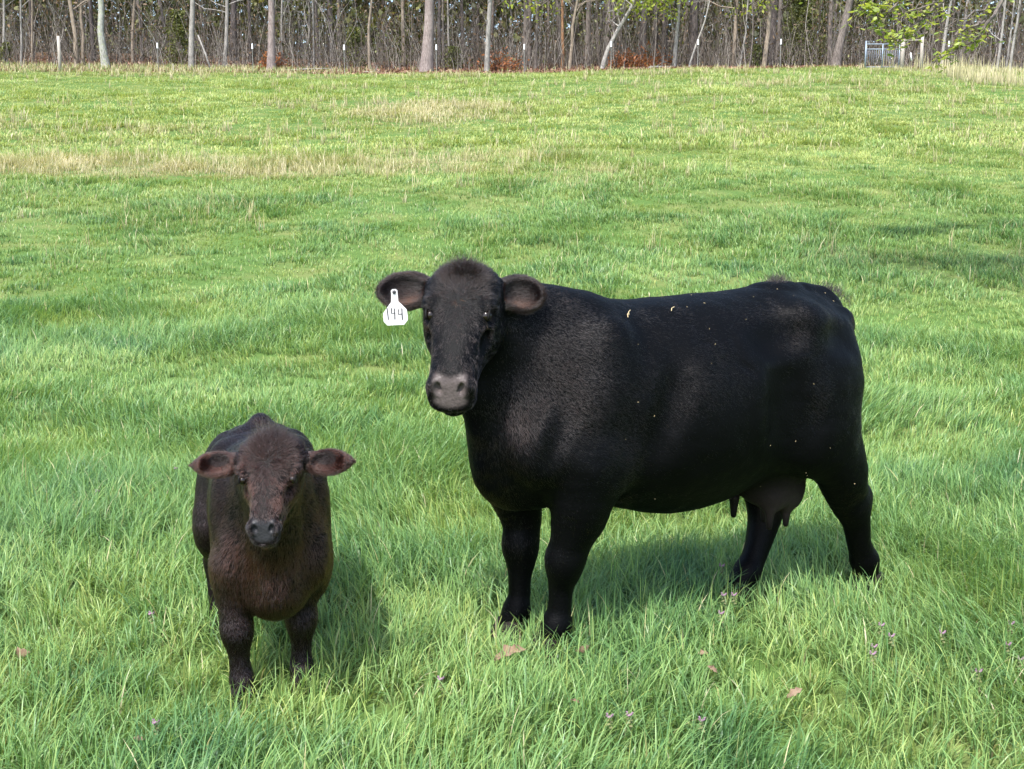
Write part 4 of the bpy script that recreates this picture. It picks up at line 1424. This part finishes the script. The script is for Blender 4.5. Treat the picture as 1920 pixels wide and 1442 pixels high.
    y = r.uniform(66, 100, n); x = r.uniform(-1, 1, n) * (.56 * y + 4); z = r.uniform(0, 1, n) ** 1.3 * 9
    k = vnoise(np.stack([x, y, z], 1), .5, 92, 2) > -.12
    o = leaf_cloud('brown_leaves', np.stack([x, y, z + ground_z(x, y)], 1)[k], .13, brown, r)
    tag(o, 'brown dead leaves and twigs clinging in the understorey', 'foliage', kind='stuff')
    # evergreen bushes one can tell apart
    for px, y, hh, ww, lab in ((335, 67, 3.0, 1.0, 'olive green cedar bush left of the pale grey trunk'), (664, 68, 2.2, .8, 'green shrub behind the post left of the thickest trunk'),
                              (752, 70, 1.6, .7, 'low green shrub left of the thickest trunk'), (850, 67, 1.2, .9, 'yellowish shrub right of the thickest trunk'), (1500, 70, 4.2, 1.6, 'tall hazy green bush left of the forked trunk'),
                              (10, 66, 1.2, .7, 'yellow green shrub at the far left'), (1420, 66, 1.2, .6, 'low yellowish shrub below the blackish trunk')):
        x = at_px(px, y); z = float(ground_z(np.array([x]), np.array([y]))[0])
        root = empty('bush', (x, y, z))
        n = int(900 * hh * ww)
        q = r.normal(size=(n, 3)) * .42; hz = r.random(n) ** .8
        C = np.c_[q[:, 0] * ww * (1.15 - .8 * hz), q[:, 1] * ww * (1.15 - .8 * hz), hz * hh]
        C = C[vnoise(C + px, 2.2, 95, 2) > -.25]
        gm = leaf_mat('bush leaves %d' % px, [(0., (.05, .065, .02)), (.6, (.13, .15, .045)), (1., (.24, .25, .08))], .35)
        leaf_cloud('foliage', C, .10, gm, r, root)
        mm = MB()
        for k in range(5): twig(mm, r, (0, 0, 0), _n((r.normal(0, .3), r.normal(0, .3), 1)), hh * .8, .02, 1)
        mm.build('stems', B['mid'], root)
        tag(root, lab, 'bush', 'bushes in the wood')
    for px, w, lab in ((938, 42, 'rusty orange leafed brush right of the smooth pale trunk'), (1172, 34, 'rusty brush between the slanting trunk and the dusky trunk'), (1216, 46, 'bright rusty orange brush at the foot of the dusky trunk'), (512, 30, 'rusty leaves at the foot of the stout pinkish trunk')):
        y = 65.; x = at_px(px, y); z = float(ground_z(np.array([x]), np.array([y]))[0])
        root = empty('bush', (x, y, z))
        n = 520
        C = np.c_[r.normal(0, w / 2200 * y * .42, n), r.normal(0, .4, n), np.abs(r.normal(0, .42, n)) + .05]
        leaf_cloud('foliage', C, .11, rust, r, root)
        mm = MB()
        for k in range(6): twig(mm, r, (r.normal(0, .3), 0, 0), _n((r.normal(0, .5), r.normal(0, .3), 1)), .9, .012, 1)
        mm.build('stems', B['mid'], root)
        tag(root, lab, 'bush', 'rusty leafed brush')
    # leaf litter and dry grass strip at the edge
    lit = leaf_mat('leaf litter', [(0., (.07, .036, .025)), (.5, (.22, .11, .070)), (.85, (.32, .18, .115)), (1., (.42, .30, .21))], .1)
    n = 42000
    y = 62.3 + 9.5 * r.random(n) ** 1.4; x = r.uniform(-1, 1, n) * (.56 * y + 4)
    o = leaf_cloud('leaf_litter', np.stack([x, y, ground_z(x, y) + r.uniform(.0, .06, n)], 1), .11, lit, r)
    tag(o, 'reddish brown fallen leaves along the edge of the wood', 'leaf litter', kind='stuff')
    n = 26000
    x = r.uniform(-33, 33, n); y = r.uniform(61.6, 66, n); k = (r.random(n) < np.clip((-6 - x) / 12, .03, .8)) | (x > 22)
    x, y = x[k], y[k]; n = len(x)
    gmat = leaf_shader('dry grass strip', grass_cols, .3, .5, .3)
    v = blades(x, y, r.uniform(.12, .42, n), np.full(n, .028), r.uniform(.1, 1.3, n), r.uniform(0, 6.28, n), np.stack([np.full(n, .6), r.uniform(.2, .95, n)], 1), 2, r)
    o = mesh_np('dry_grass', v[0], [v[1].astype(np.int32), v[2].astype(np.int32)], gmat, attrs={'gc': v[3]})
    tag(o, 'long dry grass along the fence in front of the wood', 'dry grass', kind='stuff')
    # tall broomsedge at the right end of the fence
    n = 900
    cx = np.r_[r.normal(at_px(1812, 57), 1.0, n // 2), r.normal(at_px(1890, 54), 1.2, n // 2)]; cy = r.uniform(52, 61, n)
    v = blades(cx, cy, r.uniform(.25, 1.35, n) * r.uniform(.5, 1, n), np.full(n, .026), r.uniform(.02, .5, n), r.uniform(0, 6.28, n), np.stack([np.full(n, .5), r.uniform(.6, 1, n)], 1), 3, r)
    o = mesh_np('tall_dry_weeds', v[0], [v[1].astype(np.int32), v[2].astype(np.int32)], gmat, attrs={'gc': v[3]})
    tag(o, 'tall straw coloured weeds at the right end of the field edge', 'dry weeds', kind='stuff')
    return B


def build_fence(B):
    r = np.random.default_rng(66)
    steel, nt, bs, o = mat_new('weathered post steel'); bs.inputs['Base Color'].default_value = (.30, .29, .27, 1); bs.inputs['Roughness'].default_value = .7; bs.inputs['Metallic'].default_value = .4
    wirem, nt, bs, o = mat_new('rusty wire'); bs.inputs['Base Color'].default_value = (.09, .07, .055, 1); bs.inputs['Roughness'].default_value = .8
    white, nt, bs, o = mat_new('white post cap'); bs.inputs['Base Color'].default_value = (.85, .87, .92, 1); bs.inputs['Roughness'].default_value = .5
    wood, nt, bs, o = mat_new('weathered post wood')
    tc = N(nt, 'TexCoord'); mp = N(nt, 'Mapping'); mp.inputs['Scale'].default_value = (1, 1, .08); nt.links.new(tc.outputs['Object'], mp.inputs[0])
    nt.links.new(ramp(nt, noise(nt, 40, 5, mp.outputs[0], .7), [(.3, (.22, .19, .16)), (.7, (.50, .45, .39))]), bs.inputs['Base Color']); bs.inputs['Roughness'].default_value = .9
    root = empty('wire_fence', (0, 62.4, float(ground_z(np.array([0.]), np.array([62.4]))[0])))
    rz = root.location.z
    Y = 62.4; s = Y / 2200
    heads = []
    def gz(x): return float(ground_z(np.array([x]), np.array([Y]))[0]) - rz
    for px in (295, 473, 645, 818, 983, 1146, 1309, 1464, 1779):
        x = at_px(px, Y); z0 = gz(x); h = 1.42
        m = MB(); m.box((x, 0, z0 + h / 2 - .1), (.036, .006, h + .2)); m.box((x, -.017, z0 + h / 2 - .1), (.007, .03, h + .2))
        for k in range(20): m.box((x, -.034, z0 + .2 + k * .055), (.012, .006, .014))
        m.build('metal_post', steel, root)
        p = root.children[-1]
        m = MB(); m.tube([(x, -.01, z0 + h - .22), (x, -.01, z0 + h + .03)], [.042, .040], 10)
        m.tube([(x, -.01, z0 + h + .03), (x, -.01, z0 + h + .05)], [.040, .02], 10)
        c = m.build('post_cap', white, p); heads.append((x, z0))
    for px, h, rad in ((110, 1.78, .085),):
        x = at_px(px, Y); z0 = gz(x)
        m = MB(); m.tube([(x, 0, z0 - .3), (x + .01, 0, z0 + h * .5), (x, 0, z0 + h)], [rad, rad * .97, rad * .94], 12)
        m.build('wooden_post', wood, root, True); heads.append((x, z0))
    for px in (165, 323):
        x = at_px(px, Y); z0 = gz(x)
        m = MB(); m.box((x, 0, z0 + .2), (.04, .02, .5)); m.build('marker_stake', wood, root)
    xs = np.arange(-34, 19.5, 1.0)
    for k, hz in enumerate((.3, .55, .8, 1.05, 1.25)):
        m = MB()
        m.tube([(x, -.045, gz(x) + hz) for x in xs], .0015, 4, False)
        m.build('wire', wirem, root)
    tag(root, 'wire fence of white capped metal posts along the wood', 'fence')
    # metal gate
    galv, nt, bs, o = mat_new('blue grey gate paint'); bs.inputs['Base Color'].default_value = (.24, .29, .35, 1); bs.inputs['Roughness'].default_value = .5; bs.inputs['Metallic'].default_value = .3
    Y = 62.0; xa, xb = at_px(1624, Y), at_px(1687, Y); z0 = float(ground_z(np.array([(xa + xb) / 2]), np.array([Y]))[0])
    g = empty('metal_gate', (xa, Y, z0)); W = xb - xa
    m = MB()
    for x in (0, W): m.tube([(x, 0, -.1), (x, 0, 1.38 if x == 0 else 1.25)], .045 if x == 0 else .03, 10)
    for z in (.08, 1.22, .97): m.tube([(0, 0, z), (W, 0, z)], .024, 8)
    m.tube([(W * .5, 0, .05), (W * .5, 0, 1.24)], .035, 10)
    m.build('gate_frame', galv, g, True)
    for k in range(1, 16):
        if k == 8: continue
        m = MB(); m.tube([(W * k / 16, 0, .08), (W * k / 16, 0, .97)], .008, 6); m.build('gate_bar', galv, g, True)
    tag(g, 'blue grey metal gate with thin upright bars at the right of the fence', 'gate')
    w = empty('gateway', (at_px(1693, Y), Y, z0)); W2 = at_px(1729, Y) - at_px(1693, Y)
    for k, (x, rad, h) in enumerate(((0, .105, 1.45), (W2, .085, 1.58))):
        m = MB(); m.tube([(x, 0, -.2), (x, .01, h * .5), (x, 0, h)], [rad, rad, rad * .95], 12); m.build('gate_post', wood, w, True)
    m = MB(); m.tube([(.09, 0, 1.40), (W2 - .07, 0, 1.42)], .03, 8); m.build('top_rail', wood, w, True)
    m = MB(); m.tube([(W2 * .48, -.02, .40), (W2 * .42, -.02, .78)], .04, 6); m.build('hanging_tag', white, w, True)
    tag(w, 'two weathered wooden posts joined by a top rail beside the gate', 'gateway')


def build_overhang(B):
    """tree standing right of the frame whose leafy limb hangs in at the top right"""
    r = np.random.default_rng(77)
    lm = leaf_mat('new green leaves', [(0., (.20, .28, .06)), (.5, (.36, .44, .12)), (1., (.54, .58, .24))], .5)
    y0 = 18.0
    x0 = 10.4; z0 = float(ground_z(np.array([x0]), np.array([y0]))[0])
    root = empty('overhanging_tree', (x0, y0, z0))
    m = MB(); P = np.array([(0, 0, -.3), (.03, 0, 1.5), (-.05, .1, 3.2), (.1, .2, 5.5), (.3, .2, 8)]); m.tube(P, [.26, .19, .16, .12, .06], 12, False)
    m.build('trunk', B['mid'], root, True)
    def px2l(px, row, y):  # photo position -> local point
        a = (721 - row) / 2200; z = 1.7 + y * math.tan(math.atan(a) - PITCH)
        return np.array([(px - 960) / 2200 * y * .963 - x0, y - y0, z - z0])
    m = MB(); leafc = []
    limbs = [[P[3] * 1.0, px2l(1960, -60, 17.6), px2l(1800, -20, 17.4), px2l(1700, 25, 17.2), px2l(1690, 70, 17.2)],
             [px2l(1800, -20, 17.4), px2l(1745, 20, 17.3), px2l(1700, 60, 17.3), px2l(1672, 76, 17.2)],
             [P[2], px2l(1990, -60, 18), px2l(1900, -20, 18.1), px2l(1835, 15, 18.2), px2l(1770, 55, 18.3)],
             [px2l(1900, -20, 18.1), px2l(1850, 40, 18.0), px2l(1838, 70, 18), px2l(1795, 95, 18), px2l(1760, 112, 18)],
             [px2l(1800, -20, 17.4), px2l(1700, -12, 17.3), px2l(1640, 0, 17.3), px2l(1622, 20, 17.3)],
             [px2l(1750, -30, 17.2), px2l(1690, -5, 17.2), px2l(1660, 20, 17.2), px2l(1645, 38, 17.2)],
             [px2l(1850, 40, 18.0), px2l(1800, 60, 18.1), px2l(1778, 95, 18.1)], [P[4], P[4] + (-1, .5, 1), P[4] + (-2, .8, 1.3)], [P[3], P[3] + (.9, .6, 1.4), P[3] + (1.6, 1, 2.2)]]
    dens = [44, 44, 16, 34, 40, 40, 16, 120, 120]
    for L, dn in zip(limbs, dens):
        L = np.array(L); t = np.linspace(0, 1, len(L)); tt = np.linspace(0, 1, 14)
        Q = np.stack([np.interp(tt, t, L[:, i]) for i in range(3)], 1); Q[1:-1] += r.normal(0, .03, (12, 3))
        m.tube(Q, np.linspace(.032, .006, 14), 6, False)
        for k in range(dn):
            i = int(r.integers(5, 14))
            if r.random() < .5:
                d = _n(r.normal(size=3) + (0, 0, -.2)); e = Q[i] + d * r.uniform(.08, .3)
                m.tube([Q[i], (Q[i] + e) / 2 + r.normal(0, .01, 3), e], [.005, .004, .002], 4, False); leafc.append(e)
            else: leafc.append(Q[i] + r.normal(0, .05, 3))
    m.build('limbs', B['mid'], root, False)
    # leaves: folded almond blades in drooping clusters of three to five
    V, F, G = [], [], []
    for c in leafc:
        for k in range(r.integers(2, 5)):
            a = r.uniform(0, 6.28); d = _n((math.cos(a), math.sin(a), r.uniform(-1.1, .2))); w = _n(np.cross(d, (0, 0, 1)) + r.normal(0, .3, 3)); nn = np.cross(d, w)
            L = r.uniform(.06, .13); W = L * .24
            p = c + d * .015
            b = len(V) and sum(len(v) for v in V)
            v = np.array([p, p + d * L * .35 + w * W - nn * .004, p + d * L * .4, p + d * L * .35 - w * W - nn * .004, p + d * L * .72 + w * W * .75 - nn * .012, p + d * L * .75 - nn * .006, p + d * L * .72 - w * W * .75 - nn * .012, p + d * L - nn * .02])
            V.append(v); F += [[b, b + 1, b + 2], [b, b + 2, b + 3], [b + 1, b + 4, b + 5], [b + 1, b + 5, b + 2], [b + 2, b + 5, b + 6], [b + 2, b + 6, b + 3], [b + 4, b + 7, b + 5], [b + 5, b + 7, b + 6]]
            G += [[r.random(), 0, 0]] * 8
    mesh_np('leaves', np.concatenate(V), np.array(F), lm, root, True, attrs={'gc': np.array(G)})
    tag(root, 'tree at the right edge whose fresh green leafy limb hangs in at the top', 'tree')


def build_shade_tree(B):
    """thin crowned tree standing outside the right edge; its crown softly shades the grass"""
    r = np.random.default_rng(78)
    x0, y0 = 9.0, 12.6; z0 = float(ground_z(np.array([x0]), np.array([y0]))[0])
    root = empty('shade_tree', (x0, y0, z0))
    m = MB(); P = np.array([(0, 0, -.3), (-.1, 0, 2), (-.6, 0, 4), (-1.6, -.1, 5.8), (-3.2, -.3, 7), (-5, -.5, 7.8)]); m.tube(P, [.22, .17, .14, .11, .07, .03], 10, False)
    m.build('trunk', B['mid'], root, True)
    m = MB(); tips = []
    for k in range(26):
        p = P[r.integers(3, 6)] + r.normal(0, .1, 3)
        tips += twig(m, r, p, _n((r.normal(0, 1) - .3, r.normal(), .25)), r.uniform(1.6, 3.2), .035, 2)[1:]
    m.build('crown', B['mid'], root, False)
    T = np.array(tips); C = T[r.integers(0, len(T), 5200)] + r.normal(0, .5, (5200, 3))
    C = C[C[:, 2] > 4.6]
    leaf_cloud('leaves', C, .09, leaf_mat('shade tree leaves', [(0., (.16, .25, .05)), (1., (.42, .48, .14))], .5), r, root)
    tag(root, 'thin crowned tree outside the right edge that shades the grass', 'tree')


def build_small():
    r = np.random.default_rng(88)
    # dry oak leaves lying in the grass
    lf, nt, bs, out = mat_new('dry tan leaf'); tc = N(nt, 'TexCoord')
    nt.links.new(ramp(nt, noise(nt, 30, 4, tc.outputs['Object']), [(.3, (.13, .075, .045)), (.7, (.29, .20, .125))]), bs.inputs['Base Color']); bs.inputs['Roughness'].default_value = .7
    def spot(px, row, z=.0):
        a = math.atan((721 - row) / 2200) - PITCH
        y = (CAM_H - z) / math.tan(-a)
        return (px - 960) / 2200 * (y * math.cos(PITCH) + (CAM_H - z) * math.sin(PITCH)), y
    spots = [(958, 1236, .062, .3, 'largest tan dry leaf lying in the grass before the cow'), (1092, 1222, .028, 1.4, 'small upright tan leaf right of the largest dry leaf'),
             (45, 1228, .040, 1.5, 'brown dry leaf in the grass at the left edge'), (1078, 1322, .016, .2, 'tiny brown leaf scrap below the cow front feet'),
             (1335, 1262, .022, .4, 'pale curled leaf scrap below the cow belly'), (1490, 1305, .030, .6, 'white curled dead blade at the lower right'), (1318, 1232, .020, .8, 'thin pale scrap above the curled leaf scrap'),
             (1122, 440, .06, .3, 'distant orange leaf in the grass above the cow back'), (262, 1388, .018, .9, 'reddish leaf scrap near the bottom left')]
    for px, row, L, tilt, lab in spots:
        x, y = spot(px, row, .07); z = float(ground_z(np.array([x]), np.array([y]))[0]) + .085
        m = MB()
        n = 11; V = []
        for i in range(n):
            t = i / (n - 1); w = L * .42 * math.sin(PI * min(1, t * .93 + .05)) * (1 + .35 * math.sin(t * 19))
            cz = L * .25 * math.sin(t * 3)
            for u in (-1, 0, 1): V.append([t * 2 * L - L, u * w, cz + abs(u) * w * .45 + (.0006)])
        F = [[i * 3 + j, i * 3 + j + 1, (i + 1) * 3 + j + 1, (i + 1) * 3 + j] for i in range(n - 1) for j in (0, 1)]
        m.add(V, F)
        o = m.build('dry_leaf', lf, None, True)
        so = o.modifiers.new('thick', 'SOLIDIFY'); so.thickness = .0008
        o.location = (x, y, z); o.rotation_euler = (tilt, r.normal(0, .3), r.uniform(-.6, .6))
        tag(o, lab, 'dry leaf', 'dry leaves in the grass')
    # purple dead-nettle flowers
    pk, nt, bs, out = mat_new('pink purple florets'); bs.inputs['Base Color'].default_value = (.27, .16, .22, 1); bs.inputs['Roughness'].default_value = .6
    lv, nt, bs, out = mat_new('nettle leaves'); bs.inputs['Base Color'].default_value = (.16, .17, .07, 1); bs.inputs['Roughness'].default_value = .6
    F = [(1353, 1082, 'beside the hind foot nearest the cow front legs'), (1357, 1128, 'at the tip of the forward hind hoof'), (1376, 1128, 'just right of the forward hind hoof tip'), (1352, 1170, 'below the forward hind hoof'), (1653, 1178, 'below the rear hind foot, topmost of its patch'),
         (1671, 1211, 'right flower of the close trio at lower right'), (1639, 1220, 'middle flower of the close trio at lower right'), (1636, 1243, 'lowest flower of the close trio at lower right'), (1767, 1196, 'alone right of the close trio'),
         (1896, 1176, 'near the right edge, highest of those there'), (1890, 1222, 'near the right edge above the brown patch'), (1835, 1265, 'left of the edge flower at lower right'), (1914, 1248, 'cut by the right edge of the picture'),
         (1316, 1368, 'at the bottom right of centre'), (1143, 1352, 'left one of the pair at the bottom centre'), (1180, 1354, 'right one of the pair at the bottom centre'), (826, 1284, 'below the gap between calf and cow'),
         (292, 1364, 'on a tall pale stem at the bottom left'), (183, 936, 'left of the calf back'), (330, 898, 'close to the calf left ear'), (284, 1168, 'left of the calf front legs')]
    for px, row, lab in F:
        x, y = spot(px, row, .10); z = float(ground_z(np.array([x]), np.array([y]))[0])
        root = empty('dead_nettle', (x, y, z)); h = .115 + r.uniform(0, .03)
        m = MB(); m.tube([(0, 0, 0), (.006, 0, h * .5), (0, 0, h)], .0016, 5, False); m.build('stem', lv, root)
        m = MB()
        for k in range(11):
            a = k * 2.4; zz = h - .006 * k * .55; d = np.array([math.cos(a), math.sin(a), -.25]); L = .009 + .0007 * k
            p = np.array([0, 0, zz]); w = np.cross(d, (0, 0, 1)) * L * .45
            m.add([p, p + d * L * .5 + w, p + d * L, p + d * L * .5 - w], [[0, 1, 2, 3]])
        m.build('leaves', lv, root)
        m = MB()
        for k in range(9):
            a = k * 2.2; p = np.array([math.cos(a) * .006, math.sin(a) * .006, h - .002 - .002 * (k % 4)]); e = p + np.array([math.cos(a) * .006, math.sin(a) * .006, .007])
            m.tube([p, (p + e) / 2 + (0, 0, .002), e], [.0012, .0016, .0030], 6)
        m.build('florets', pk, root)
        tag(root, 'small purple dead nettle flower ' + lab, 'flower', 'purple flowers in the grass')


# ------------------------------------------------------------------ build the place
build_terrain()
build_grass()
BARKS = build_woods()
build_fence(BARKS)
build_overhang(BARKS)
build_shade_tree(BARKS)
AM = animal_materials()
build_cow(AM)
build_calf(AM)
build_small()
